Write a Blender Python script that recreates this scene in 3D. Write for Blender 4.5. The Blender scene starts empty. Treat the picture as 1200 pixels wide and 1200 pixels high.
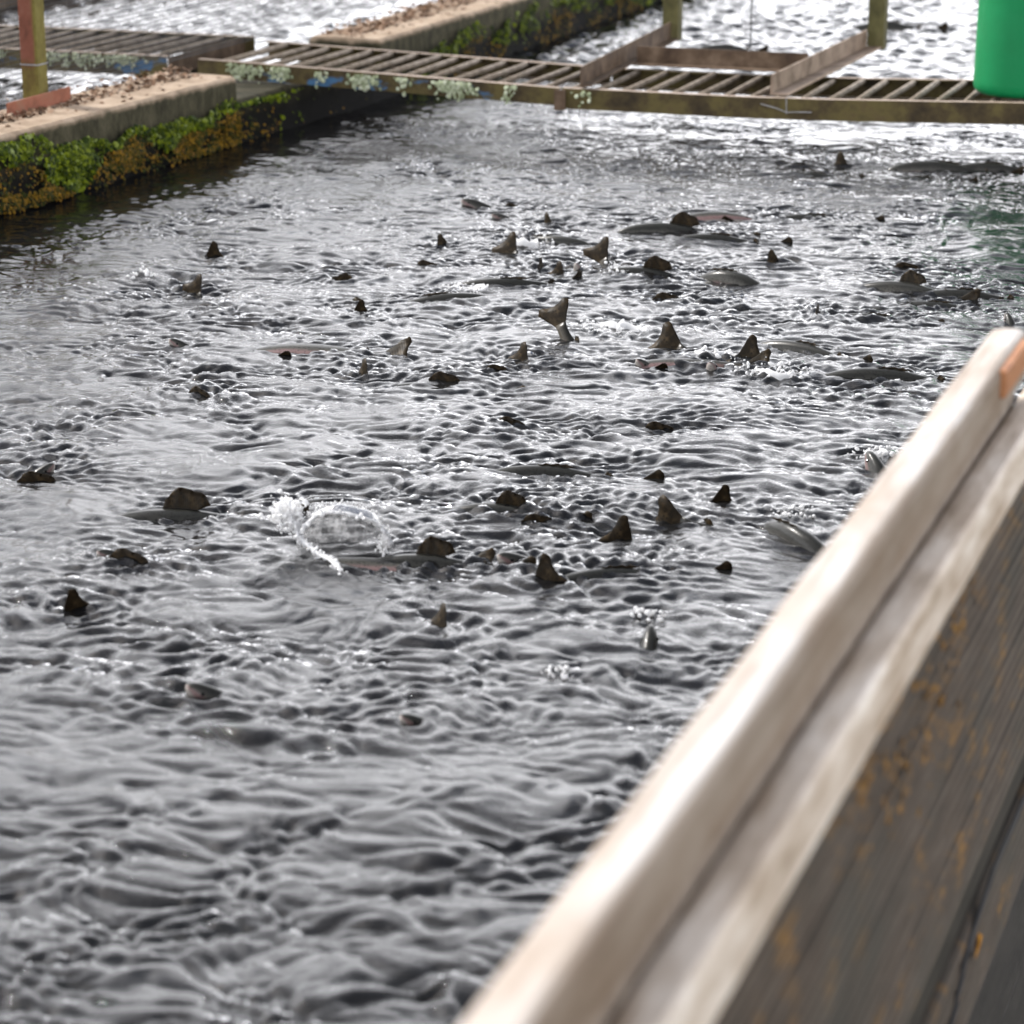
import bpy, bmesh, math, random
import numpy as np
from mathutils import Vector, Matrix, noise as mnoise

random.seed(7)
rng = np.random.default_rng(11)
S = bpy.context.scene
COL = S.collection
R = math.radians

# ------------------------------------------------------------------ camera
CAM_H = 1.9                      # lens height above the pond water (water is z = 0)
PITCH, YAW = 17.3975, 19.6087    # degrees: looking down / turned left of the pond's long axis (+Y)
cam = bpy.data.cameras.new('camera')
camo = bpy.data.objects.new('camera', cam)
COL.objects.link(camo)
camo.location = (0, 0, CAM_H)
camo.rotation_euler = (R(90 - PITCH), 0, R(YAW))
cam.lens = 90
cam.sensor_width = 36
cam.clip_start = 0.05
cam.clip_end = 2000
cam.dof.use_dof = True
cam.dof.focus_distance = 7.4
cam.dof.aperture_fstop = 3.7
S.camera = camo

# ------------------------------------------------------------------ sky and sun
CLOUD = 4.3
SUN_EL, SUN_AZ = 48.0, 166.0     # azimuth counted from +X towards +Y: ahead and to the left
w = bpy.data.worlds.new('World')
S.world = w
w.use_nodes = True
wn, wl = w.node_tree.nodes, w.node_tree.links
wn.clear()
wo = wn.new('ShaderNodeOutputWorld')
bg = wn.new('ShaderNodeBackground')
bg.inputs['Strength'].default_value = 0.12
sky = wn.new('ShaderNodeTexSky')
sky.sky_type = 'NISHITA'
sky.sun_disc = False
sky.sun_elevation = R(SUN_EL)
sky.sun_rotation = R(90 - SUN_AZ)
sky.air_density = 1.0
sky.dust_density = 2.0
sky.ozone_density = 1.0
tc = wn.new('ShaderNodeTexCoord')
mp = wn.new('ShaderNodeMapping')
mp.inputs['Scale'].default_value = (1.0, 1.0, 0.0)
cn = wn.new('ShaderNodeTexNoise')
cn.inputs['Scale'].default_value = 3.6
cn.inputs['Detail'].default_value = 7
cn.inputs['Roughness'].default_value = 0.62
cr = wn.new('ShaderNodeValToRGB')
cr.color_ramp.elements[0].position = 0.495
cr.color_ramp.elements[1].position = 0.555
cm = wn.new('ShaderNodeMix')
cm.data_type = 'RGBA'
hs = wn.new('ShaderNodeHueSaturation')
hs.inputs['Saturation'].default_value = 0.75
hs.inputs['Value'].default_value = 1.15
sp = wn.new('ShaderNodeSeparateXYZ')
dz = wn.new('ShaderNodeMath')
dz.operation = 'MAXIMUM'
dz.inputs[1].default_value = 0.0
da = wn.new('ShaderNodeMath')
da.operation = 'ADD'
da.inputs[1].default_value = 0.22
dv = wn.new('ShaderNodeVectorMath')
dv.operation = 'DIVIDE'
cb = wn.new('ShaderNodeCombineXYZ')
cov = wn.new('ShaderNodeMapRange')       # a broken cloud layer covers more of the view the lower one looks
cov.inputs['From Min'].default_value = 0.0
cov.inputs['From Max'].default_value = 0.8
cov.inputs['To Min'].default_value = 0.20
cov.inputs['To Max'].default_value = -0.04
ca = wn.new('ShaderNodeMath')
wl.new(tc.outputs['Generated'], sp.inputs[0])
wl.new(sp.outputs[2], dz.inputs[0])
wl.new(dz.outputs[0], da.inputs[0])
for k in range(3):
    wl.new(da.outputs[0], cb.inputs[k])
wl.new(tc.outputs['Generated'], dv.inputs[0])
wl.new(cb.outputs[0], dv.inputs[1])
wl.new(dv.outputs[0], mp.inputs['Vector'])
wl.new(mp.outputs[0], cn.inputs['Vector'])
wl.new(dz.outputs[0], cov.inputs['Value'])
wl.new(cn.outputs['Fac'], ca.inputs[0])
wl.new(cov.outputs[0], ca.inputs[1])
wl.new(ca.outputs[0], cr.inputs[0])
wl.new(sky.outputs[0], hs.inputs['Color'])
# thin sunlit cloud: grey-white, brightening with the sky behind it
bw = wn.new('ShaderNodeRGBToBW')
cl = wn.new('ShaderNodeMix')
cl.data_type = 'RGBA'
cl.blend_type = 'MULTIPLY'
cl.inputs['Factor'].default_value = 1.0
cl.inputs['B'].default_value = (CLOUD * 0.985, CLOUD * 0.985, CLOUD * 1.02, 1)
wl.new(sky.outputs[0], bw.inputs[0])
pw = wn.new('ShaderNodeMath')
pw.operation = 'POWER'
pw.inputs[1].default_value = 1.6
mn = wn.new('ShaderNodeMath')
mn.operation = 'MINIMUM'
mn.inputs[1].default_value = 6.6
wl.new(bw.outputs[0], pw.inputs[0])
wl.new(pw.outputs[0], mn.inputs[0])
wl.new(mn.outputs[0], cl.inputs['A'])
wl.new(cr.outputs[0], cm.inputs['Factor'])
wl.new(hs.outputs[0], cm.inputs['A'])
wl.new(cl.outputs['Result'], cm.inputs['B'])
wl.new(cm.outputs['Result'], bg.inputs['Color'])
wl.new(bg.outputs[0], wo.inputs[0])

sd = bpy.data.lights.new('sun', 'SUN')
sd.energy = 4.1
sd.angle = R(0.53)
sd.color = (1.0, 0.96, 0.91)
so = bpy.data.objects.new('sun', sd)
COL.objects.link(so)
so.location = (-20, 15, 30)
_s = Vector((math.cos(R(SUN_EL)) * math.cos(R(SUN_AZ)), math.cos(R(SUN_EL)) * math.sin(R(SUN_AZ)), math.sin(R(SUN_EL))))
so.rotation_euler = (-_s).to_track_quat('-Z', 'Y').to_euler()

S.view_settings.view_transform = 'Standard'
S.view_settings.look = 'None'
S.view_settings.gamma = 1
S.view_settings.use_curve_mapping = False
S.view_settings.exposure = 0.30
S.render.engine = 'CYCLES'
S.cycles.max_bounces = 8
S.cycles.glossy_bounces = 4
S.cycles.transparent_max_bounces = 8
S.cycles.caustics_reflective = False
S.cycles.caustics_refractive = False
S.cycles.sample_clamp_indirect = 6

# ------------------------------------------------------------------ helpers
def at(px, py, z=0.0):
    """ground position seen at a point of the 1200 px photograph, on the level z"""
    cx, cy = (px - 600) / 3000, (600 - py) / 3000
    p, q = R(PITCH), R(YAW)
    f, u = math.cos(p) + cy * math.sin(p), -math.sin(p) + cy * math.cos(p)
    d = Vector((cx * math.cos(q) - f * math.sin(q), cx * math.sin(q) + f * math.cos(q), u))
    return Vector((0, 0, CAM_H)) + d * ((z - CAM_H) / d.z)

def link(name, me, mat=None, parent=None, loc=None, smooth=False):
    o = bpy.data.objects.new(name, me)
    COL.objects.link(o)
    if mat and not me.materials:
        me.materials.append(mat)
    if parent:
        o.parent = parent
    if loc is not None:
        o.location = loc
    if smooth:
        for p in me.polygons:
            p.use_smooth = True
    return o

def tag(o, label=None, cat=None, group=None, kind=None):
    if label: o['label'] = label
    if cat: o['category'] = cat
    if group: o['group'] = group
    if kind: o['kind'] = kind
    return o

def thing(name, label, cat, loc=(0, 0, 0), rz=0.0, group=None):
    o = bpy.data.objects.new(name, None)
    o.empty_display_size = 0.1
    COL.objects.link(o)
    o.location = loc
    o.rotation_euler = (0, 0, rz)
    return tag(o, label, cat, group)

def pydata(name, v, f):
    me = bpy.data.meshes.new(name)
    me.from_pydata([tuple(x) for x in v], [], f)
    me.update()
    return me

def box_mesh(name, x0, x1, y0, y1, z0, z1, bevel=0.0, seg=2):
    bm = bmesh.new()
    bmesh.ops.create_cube(bm, size=1)
    for v in bm.verts:
        v.co = Vector(((x0 + x1) / 2 + v.co.x * (x1 - x0), (y0 + y1) / 2 + v.co.y * (y1 - y0), (z0 + z1) / 2 + v.co.z * (z1 - z0)))
    if bevel:
        bmesh.ops.bevel(bm, geom=bm.edges[:], offset=bevel, segments=seg, affect='EDGES', profile=0.6)
    me = bpy.data.meshes.new(name)
    bm.to_mesh(me)
    bm.free()
    return me

def loft(name, rings, cap=True, closed=True):
    """rings: list of equal-length lists of points"""
    n = len(rings[0])
    v = [p for r in rings for p in r]
    f = []
    for i in range(len(rings) - 1):
        for j in range(n if closed else n - 1):
            k = (j + 1) % n
            f.append((i * n + j, i * n + k, (i + 1) * n + k, (i + 1) * n + j))
    if cap and closed:
        f.append(tuple(range(n - 1, -1, -1)))
        f.append(tuple((len(rings) - 1) * n + j for j in range(n)))
    return pydata(name, v, f)

# ---- materials
def mat_new(name):
    m = bpy.data.materials.new(name)
    m.use_nodes = True
    nt = m.node_tree
    b = nt.nodes['Principled BSDF']
    b.inputs['Specular IOR Level'].default_value = 0.2
    return m, nt, b

def nd(nt, t, **kw):
    n = nt.nodes.new(t)
    for k, v in kw.items():
        if k in n.inputs:
            n.inputs[k].default_value = v
        else:
            setattr(n, k, v)
    return n

def ramp(nt, src, stops):
    r = nt.nodes.new('ShaderNodeValToRGB')
    el = r.color_ramp.elements
    while len(el) > len(stops):
        el.remove(el[-1])
    while len(el) < len(stops):
        el.new(0.5)
    for e, (p, c) in zip(el, stops):
        e.position = p
        e.color = (*c, 1) if len(c) == 3 else c
    nt.links.new(src, r.inputs[0])
    return r.outputs[0]

def noise(nt, vec, scale, detail=4, rough=0.6, dist=0.0):
    n = nd(nt, 'ShaderNodeTexNoise', Scale=scale, Detail=detail, Roughness=rough, Distortion=dist)
    if vec is not None:
        nt.links.new(vec, n.inputs['Vector'])
    return n.outputs['Fac']

def mapping(nt, scale=(1, 1, 1), coord='Object', rot=(0, 0, 0)):
    t = nt.nodes.new('ShaderNodeTexCoord')
    m = nd(nt, 'ShaderNodeMapping')
    m.inputs['Scale'].default_value = scale
    m.inputs['Rotation'].default_value = rot
    nt.links.new(t.outputs[coord], m.inputs['Vector'])
    return m.outputs[0]

def mixc(nt, fac, a, b, blend='MIX'):
    m = nt.nodes.new('ShaderNodeMix')
    m.data_type = 'RGBA'
    m.blend_type = blend
    for sock, val in (('Factor', fac), ('A', a), ('B', b)):
        if hasattr(val, 'is_linked') or hasattr(val, 'links'):
            nt.links.new(val, m.inputs[sock])
        elif sock == 'Factor':
            m.inputs[sock].default_value = val
        else:
            m.inputs[sock].default_value = (*val, 1)
    return m.outputs['Result']

def bump(nt, b, h, strength=0.3, dist=0.01):
    n = nd(nt, 'ShaderNodeBump', Strength=strength, Distance=dist)
    nt.links.new(h, n.inputs['Height'])
    nt.links.new(n.outputs[0], b.inputs['Normal'])

def simple(name, stops, scale, rough=0.7, stretch=(1, 1, 1), bumps=0.3, detail=6, metal=0.0, coord='Object'):
    m, nt, b = mat_new(name)
    v = mapping(nt, stretch, coord)
    f = noise(nt, v, scale, detail, 0.65)
    nt.links.new(ramp(nt, f, stops), b.inputs['Base Color'])
    b.inputs['Roughness'].default_value = rough
    b.inputs['Metallic'].default_value = metal
    if bumps:
        bump(nt, b, noise(nt, v, scale * 3, 5), bumps)
    return m

def math_node(nt, op, a, bb):
    n = nd(nt, 'ShaderNodeMath', operation=op)
    for i, q in enumerate((a, bb)):
        if isinstance(q, (int, float)): n.inputs[i].default_value = q
        else: nt.links.new(q, n.inputs[i])
    return n.outputs[0]

# painted white rail
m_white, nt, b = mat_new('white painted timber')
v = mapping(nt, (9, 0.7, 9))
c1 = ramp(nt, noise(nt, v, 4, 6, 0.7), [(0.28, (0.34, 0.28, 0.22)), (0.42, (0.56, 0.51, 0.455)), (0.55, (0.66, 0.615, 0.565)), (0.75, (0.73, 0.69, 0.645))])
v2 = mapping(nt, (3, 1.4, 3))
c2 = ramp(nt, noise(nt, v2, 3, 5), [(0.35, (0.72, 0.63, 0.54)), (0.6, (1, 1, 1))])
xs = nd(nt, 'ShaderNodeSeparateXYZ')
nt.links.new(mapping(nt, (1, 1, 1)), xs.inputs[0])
# bleached white along the right arris, grimy cream towards the pond, shade painted brown into the outer side
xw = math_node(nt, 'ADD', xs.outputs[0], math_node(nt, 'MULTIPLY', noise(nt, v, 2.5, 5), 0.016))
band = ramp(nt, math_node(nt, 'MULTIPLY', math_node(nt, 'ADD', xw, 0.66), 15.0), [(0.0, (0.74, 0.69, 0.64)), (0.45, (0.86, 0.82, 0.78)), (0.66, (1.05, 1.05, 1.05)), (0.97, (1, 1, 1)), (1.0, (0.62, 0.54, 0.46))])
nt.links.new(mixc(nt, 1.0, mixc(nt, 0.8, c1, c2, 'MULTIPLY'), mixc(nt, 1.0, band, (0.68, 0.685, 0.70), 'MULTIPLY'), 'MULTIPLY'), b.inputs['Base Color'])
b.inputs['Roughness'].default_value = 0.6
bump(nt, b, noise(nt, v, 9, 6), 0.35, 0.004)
# dirtier paint of the lower board
m_white2, nt, b = mat_new('dirty painted timber')
v = mapping(nt, (7, 1.2, 7))
c1 = ramp(nt, noise(nt, v, 3.5, 7, 0.7), [(0.3, (0.34, 0.27, 0.20)), (0.45, (0.58, 0.49, 0.40)), (0.62, (0.76, 0.69, 0.61))])
v2 = mapping(nt, (3, .9, 6))
c2 = ramp(nt, noise(nt, v2, 3.2, 5), [(0.34, (0.55, 0.48, 0.41)), (0.6, (1, 1, 1))])
nt.links.new(mixc(nt, 0.9, c1, c2, 'MULTIPLY'), b.inputs['Base Color'])
b.inputs['Roughness'].default_value = 0.7
bump(nt, b, noise(nt, v, 9, 6), 0.4, 0.004)
# weathered reeded boards
m_board, nt, b = mat_new('weathered reeded board')
v = mapping(nt, (4, 0.8, 5))
c1 = ramp(nt, noise(nt, v, 5, 7, 0.7), [(0.3, (0.046, 0.036, 0.027)), (0.5, (0.068, 0.053, 0.040)), (0.72, (0.102, 0.082, 0.064))])
v2 = mapping(nt, (1, 2.2, 2.6))
f2 = ramp(nt, noise(nt, v2, 3.3, 6, 0.7), [(0.54, (0, 0, 0)), (0.66, (1, 1, 1))])
c2 = mixc(nt, f2, c1, (0.16, 0.09, 0.032))
v3 = mapping(nt, (1, 1.3, 2))
f3 = ramp(nt, noise(nt, v3, 2.2, 4), [(0.45, (0, 0, 0)), (0.7, (0.75, 0.75, 0.75))])
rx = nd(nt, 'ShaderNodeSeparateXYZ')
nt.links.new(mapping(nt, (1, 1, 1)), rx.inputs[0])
worn = ramp(nt, math_node(nt, 'MULTIPLY', math_node(nt, 'ADD', rx.outputs[0], .5922), 66.0), [(0.1, (0.40, 0.39, 0.38)), (0.75, (1, 1, 1)), (1.0, (1.7, 1.7, 1.7))])   # ridges bleached, grooves darker
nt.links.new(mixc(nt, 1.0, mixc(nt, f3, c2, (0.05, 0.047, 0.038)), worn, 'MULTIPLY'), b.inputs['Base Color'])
b.inputs['Roughness'].default_value = 0.8
bump(nt, b, noise(nt, v, 16, 6), 0.5, 0.003)
m_board_dark = simple('dark brown board', [(0.3, (0.020, 0.018, 0.014)), (0.7, (0.050, 0.044, 0.036))], 6, 0.7, (3, .8, 4))  # darker tone for the flat strip, the backing and the lowest boards
m_lichen = simple('orange lichen', [(0.3, (0.16, 0.075, 0.018)), (0.6, (0.24, 0.13, 0.035)), (0.8, (0.19, 0.15, 0.08))], 40, 0.9)
m_leaf_orange = simple('orange leaf', [(0.3, (0.35, 0.14, 0.01)), (0.7, (0.55, 0.26, 0.03))], 40, 0.6)
m_rawwood = simple('orange stained wood', [(0.3, (0.26, 0.11, 0.05)), (0.6, (0.42, 0.19, 0.085)), (0.8, (0.48, 0.31, 0.20))], 9, 0.6, (6, 1, 6))
m_postwood = simple('grey post', [(0.3, (0.16, 0.125, 0.10)), (0.7, (0.32, 0.27, 0.22))], 6, 0.8, (5, 5, 1))

# concrete of the pond walls
m_conc, nt, b = mat_new('algae stained concrete')
v = mapping(nt, (1, 1, 1))
grain = noise(nt, v, 60, 6, 0.7)
top = ramp(nt, noise(nt, v, 9, 6, 0.7), [(0.3, (0.25, 0.18, 0.12)), (0.5, (0.41, 0.31, 0.22)), (0.7, (0.50, 0.39, 0.29))])
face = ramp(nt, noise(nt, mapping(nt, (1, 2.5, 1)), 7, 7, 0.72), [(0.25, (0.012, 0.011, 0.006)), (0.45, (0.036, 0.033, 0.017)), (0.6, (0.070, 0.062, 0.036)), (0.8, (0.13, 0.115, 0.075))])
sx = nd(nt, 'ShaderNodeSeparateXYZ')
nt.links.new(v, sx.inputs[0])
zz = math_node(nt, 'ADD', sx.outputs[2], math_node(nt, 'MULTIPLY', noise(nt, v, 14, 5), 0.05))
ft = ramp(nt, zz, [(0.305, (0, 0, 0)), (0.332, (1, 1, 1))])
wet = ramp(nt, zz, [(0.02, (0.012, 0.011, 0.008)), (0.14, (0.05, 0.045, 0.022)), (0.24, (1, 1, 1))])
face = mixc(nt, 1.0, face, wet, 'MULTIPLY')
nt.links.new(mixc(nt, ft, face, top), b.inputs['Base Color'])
b.inputs['Roughness'].default_value = 0.85
bump(nt, b, grain, 0.6, 0.008)
m_floor = simple('muddy pond floor', [(0.3, (0.012, 0.011, 0.008)), (0.7, (0.035, 0.032, 0.022))], 3, 0.9)
m_ground = simple('earth and grass ground', [(0.3, (0.03, 0.035, 0.015)), (0.6, (0.07, 0.065, 0.035)), (0.8, (0.11, 0.09, 0.06))], 0.8, 0.95)
m_bank = simple('brown earth bank', [(0.3, (0.06, 0.045, 0.03)), (0.6, (0.16, 0.12, 0.085)), (0.8, (0.27, 0.21, 0.16))], 5, 0.95)

def random_island(name, stops, rough=0.7, trans=0.0, extra=None):
    m, nt, b = mat_new(name)
    g = nt.nodes.new('ShaderNodeNewGeometry')
    c = ramp(nt, g.outputs['Random Per Island'], stops)
    if extra:
        c = extra(nt, c)
    nt.links.new(c, b.inputs['Base Color'])
    b.inputs['Roughness'].default_value = rough
    b.inputs['Specular IOR Level'].default_value = 0.15
    if trans:
        b.inputs['Subsurface Weight'].default_value = 0.0
        t = nd(nt, 'ShaderNodeBsdfTranslucent')
        nt.links.new(c, t.inputs['Color'])
        mx = nd(nt, 'ShaderNodeMixShader', Fac=trans)
        nt.links.new(b.outputs[0], mx.inputs[1])
        nt.links.new(t.outputs[0], mx.inputs[2])
        nt.links.new(mx.outputs[0], nt.nodes['Material Output'].inputs[0])
    return m
m_moss = random_island('liverwort green', [(0.0, (0.012, 0.026, 0.002)), (0.35, (0.048, 0.078, 0.002)), (0.7, (0.125, 0.165, 0.003)), (0.92, (0.20, 0.25, 0.006)), (1, (0.30, 0.36, 0.14))], 0.55, 0.35)
m_algae = random_island('amber algae', [(0.0, (0.012, 0.016, 0.003)), (0.3, (0.03, 0.04, 0.004)), (0.6, (0.14, 0.085, 0.006)), (0.85, (0.26, 0.14, 0.008)), (1, (0.15, 0.08, 0.02))], 0.6, 0.25)
m_litter = random_island('leaf litter', [(0.0, (0.05, 0.03, 0.02)), (0.4, (0.15, 0.085, 0.05)), (0.7, (0.30, 0.19, 0.12)), (1, (0.48, 0.36, 0.26))], 0.8)
m_lich = random_island('grey green lichen', [(0.0, (0.20, 0.23, 0.13)), (0.5, (0.33, 0.37, 0.24)), (1, (0.50, 0.53, 0.40))], 0.9)

# metal of the walkways : rusted galvanised steel under old paint
def steel(name, blue):
    m, nt, b = mat_new(name)
    v = mapping(nt, (1, 1, 1))
    base = ramp(nt, noise(nt, v, 6, 7, 0.7), [(0.3, (0.020, 0.015, 0.009)), (0.45, (0.058, 0.042, 0.019)), (0.58, (0.10, 0.080, 0.028)), (0.75, (0.075, 0.046, 0.028))])
    gr = nd(nt, 'ShaderNodeNewGeometry')
    s = nd(nt, 'ShaderNodeSeparateXYZ')
    nt.links.new(gr.outputs['Normal'], s.inputs[0])
    dusty = ramp(nt, noise(nt, v, 22, 5), [(0.3, (0.20, 0.15, 0.11)), (0.6, (0.34, 0.27, 0.22)), (0.8, (0.42, 0.36, 0.30))])
    upf = ramp(nt, s.outputs[2], [(0.35, (0, 0, 0)), (0.75, (1, 1, 1))])
    if blue:
        bl = ramp(nt, noise(nt, mapping(nt, (1, 1, 2)), 5.5, 3), [(0.56, (0, 0, 0)), (0.60, (1, 1, 1))])
        px = nd(nt, 'ShaderNodeSeparateXYZ')
        nt.links.new(v, px.inputs[0])
        # old blue paint survives only towards the left end and the lower half of the web
        lo = ramp(nt, math_node(nt, 'ADD', math_node(nt, 'MULTIPLY', px.outputs[0], -1.0), -3.9), [(0.0, (0, 0, 0)), (0.25, (1, 1, 1))])
        hi = ramp(nt, px.outputs[2], [(0.245, (1, 1, 1)), (0.262, (0, 0, 0))])
        k = mixc(nt, 1.0, mixc(nt, 1.0, bl, lo, 'MULTIPLY'), hi, 'MULTIPLY')
        base = mixc(nt, k, base, (0.05, 0.12, 0.22))
    nt.links.new(mixc(nt, upf, base, dusty), b.inputs['Base Color'])
    b.inputs['Roughness'].default_value = 0.7
    bump(nt, b, noise(nt, v, 40, 6), 0.5, 0.004)
    return m
m_steel = steel('rusted walkway steel', False)
m_steel_blue = steel('rusted walkway steel with blue paint', True)
m_rung = simple('weathered rung steel', [(0.3, (0.10, 0.075, 0.05)), (0.5, (0.205, 0.165, 0.125)), (0.75, (0.30, 0.26, 0.21))], 14, 0.7)
m_angle = simple('brown angle iron', [(0.3, (0.045, 0.028, 0.018)), (0.5, (0.10, 0.066, 0.042)), (0.75, (0.20, 0.145, 0.10))], 9, 0.7)
m_angle2 = simple('dusty angle iron', [(0.3, (0.11, 0.075, 0.05)), (0.5, (0.25, 0.185, 0.135)), (0.75, (0.34, 0.26, 0.20))], 9, 0.7)
m_post = simple('mossy steel post', [(0.3, (0.035, 0.032, 0.012)), (0.5, (0.10, 0.09, 0.035)), (0.75, (0.17, 0.15, 0.07))], 7, 0.75, (1, 1, .5))
# the red and olive fence post: red paint on one side, yellow lichen on the other
m_redpost, nt, b = mat_new('red post with lichen')
v = mapping(nt, (1, 1, 0.6))
red = ramp(nt, noise(nt, v, 14, 6, .7), [(0.3, (0.10, 0.04, 0.025)), (0.5, (0.19, 0.070, 0.045)), (0.75, (0.24, 0.12, 0.085))])
olv = ramp(nt, noise(nt, v, 12, 6, .7), [(0.3, (0.075, 0.05, 0.018)), (0.5, (0.145, 0.122, 0.030)), (0.75, (0.215, 0.19, 0.055))])
s = nd(nt, 'ShaderNodeSeparateXYZ')
tcn = nt.nodes.new('ShaderNodeTexCoord')
nt.links.new(tcn.outputs['Object'], s.inputs[0])
fx = ramp(nt, math_node(nt, 'ADD', s.outputs[0], math_node(nt, 'MULTIPLY', noise(nt, v, 9, 4), 0.02)), [(0.030, (0, 0, 0)), (0.042, (1, 1, 1))])
lowz = ramp(nt, s.outputs[2], [(0.15, (0.9, 0.9, 0.9)), (0.21, (0, 0, 0))])
nt.links.new(mixc(nt, lowz, mixc(nt, fx, red, olv), olv), b.inputs['Base Color'])
b.inputs['Roughness'].default_value = 0.75
bump(nt, b, noise(nt, v, 50, 5), 0.4, 0.004)
m_redrust = simple('red oxide steel', [(0.3, (0.11, 0.05, 0.03)), (0.55, (0.27, 0.10, 0.06)), (0.8, (0.22, 0.14, 0.09))], 9, 0.75)
m_net = simple('dark netting twine', [(0.3, (0.03, 0.03, 0.031)), (0.7, (0.06, 0.06, 0.062))], 4, 0.7, bumps=0)
m_wire = simple('galvanised wire', [(0.3, (0.16, 0.16, 0.165)), (0.7, (0.32, 0.32, 0.33))], 30, 0.5, bumps=0)
m_green, nt, b = mat_new('green plastic')
v = mapping(nt, (1, 1, 1))
nt.links.new(ramp(nt, noise(nt, v, 5, 6), [(0.3, (0.002, 0.15, 0.046)), (0.7, (0.004, 0.185, 0.060))]), b.inputs['Base Color'])
nt.links.new(ramp(nt, noise(nt, v, 25, 6), [(0.35, (0.38, .38, .38)), (0.7, (0.6, 0.6, 0.6))]), b.inputs['Roughness'])
bump(nt, b, noise(nt, v, 10, 3), 0.15, 0.01)

# water
def water_mat(name, trans_amt):
    m = bpy.data.materials.new(name)
    m.use_nodes = True
    nt = m.node_tree
    nt.nodes.clear()
    out = nd(nt, 'ShaderNodeOutputMaterial')
    v = mapping(nt, (1, 1, 1))
    h = math_node(nt, 'ADD', noise(nt, v, 60, 5, 0.65, 0.5), math_node(nt, 'MULTIPLY', noise(nt, v, 200, 3, 0.6, 0.4), 0.4))
    wx = nd(nt, 'ShaderNodeSeparateXYZ')
    nt.links.new(v, wx.inputs[0])
    lee = ramp(nt, math_node(nt, 'ADD', wx.outputs[0], 5.1), [(0.0, (0.0, .0, .0)), (1.0, (1, 1, 1))])     # sheltered along the left wall
    h = math_node(nt, 'MULTIPLY', h, lee)
    h = math_node(nt, 'MULTIPLY', h, ramp(nt, noise(nt, v, 3.5, 3), [(0.38, (0.25, .25, .25)), (0.64, (1, 1, 1))]))
    bp = nd(nt, 'ShaderNodeBump', Strength=0.5, Distance=0.0040)
    nt.links.new(h, bp.inputs['Height'])
    fr = nd(nt, 'ShaderNodeFresnel', IOR=1.333)
    gl = nd(nt, 'ShaderNodeBsdfGlossy', Roughness=0.012)
    gl.inputs['Color'].default_value = (1, 1, 1, 1)
    df = nd(nt, 'ShaderNodeBsdfDiffuse')
    df.inputs['Color'].default_value = (0.011, 0.011, 0.011, 1)
    tr = nd(nt, 'ShaderNodeBsdfTransparent')
    tr.inputs['Color'].default_value = (0.5, 0.5, 0.47, 1)
    for n in (fr, gl, df):
        nt.links.new(bp.outputs[0], n.inputs['Normal'])
    m1 = nd(nt, 'ShaderNodeMixShader', Fac=trans_amt)
    nt.links.new(df.outputs[0], m1.inputs[1])
    nt.links.new(tr.outputs[0], m1.inputs[2])
    m2 = nd(nt, 'ShaderNodeMixShader')
    nt.links.new(fr.outputs[0], m2.inputs[0])
    nt.links.new(m1.outputs[0], m2.inputs[1])
    nt.links.new(gl.outputs[0], m2.inputs[2])
    nt.links.new(m2.outputs[0], out.inputs[0])
    return m
m_water = water_mat('rippled pond water', 0.25)

# clear splash water and foam
m_sheet = bpy.data.materials.new('thin water sheet')
m_sheet.use_nodes = True
nt = m_sheet.node_tree
nt.nodes.clear()
out = nd(nt, 'ShaderNodeOutputMaterial')
gl = nd(nt, 'ShaderNodeBsdfGlossy', Roughness=0.06)
tr = nd(nt, 'ShaderNodeBsdfTransparent')
tr.inputs['Color'].default_value = (0.72, 0.72, 0.72, 1)
df = nd(nt, 'ShaderNodeBsdfTranslucent')
df.inputs['Color'].default_value = (0.8, 0.8, 0.8, 1)
v = mapping(nt, (1.6, .8, .7))
bp = nd(nt, 'ShaderNodeBump', Strength=0.35, Distance=0.01)
nt.links.new(noise(nt, v, 60, 4), bp.inputs['Height'])
nt.links.new(bp.outputs[0], gl.inputs['Normal'])
mA = nd(nt, 'ShaderNodeMixShader', Fac=0.45)
nt.links.new(tr.outputs[0], mA.inputs[1])
nt.links.new(gl.outputs[0], mA.inputs[2])
mB = nd(nt, 'ShaderNodeMixShader')
nt.links.new(ramp(nt, noise(nt, v, 35, 5), [(0.42, (0.02, .02, .02)), (0.75, (0.26, 0.26, 0.26))]), mB.inputs[0])
nt.links.new(mA.outputs[0], mB.inputs[1])
nt.links.new(df.outputs[0], mB.inputs[2])
nt.links.new(mB.outputs[0], out.inputs[0])
m_foam, nt, b = mat_new('white water foam')
b.inputs['Base Color'].default_value = (0.86, 0.86, 0.86, 1)
b.inputs['Roughness'].default_value = 0.12
b.inputs['Specular IOR Level'].default_value = 0.5
tl = nd(nt, 'ShaderNodeBsdfTranslucent')
tl.inputs['Color'].default_value = (0.9, 0.9, 0.9, 1)
mxf = nd(nt, 'ShaderNodeMixShader', Fac=0.45)
nt.links.new(b.outputs[0], mxf.inputs[1])
nt.links.new(tl.outputs[0], mxf.inputs[2])
nt.links.new(mxf.outputs[0], nt.nodes['Material Output'].inputs[0])

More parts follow.
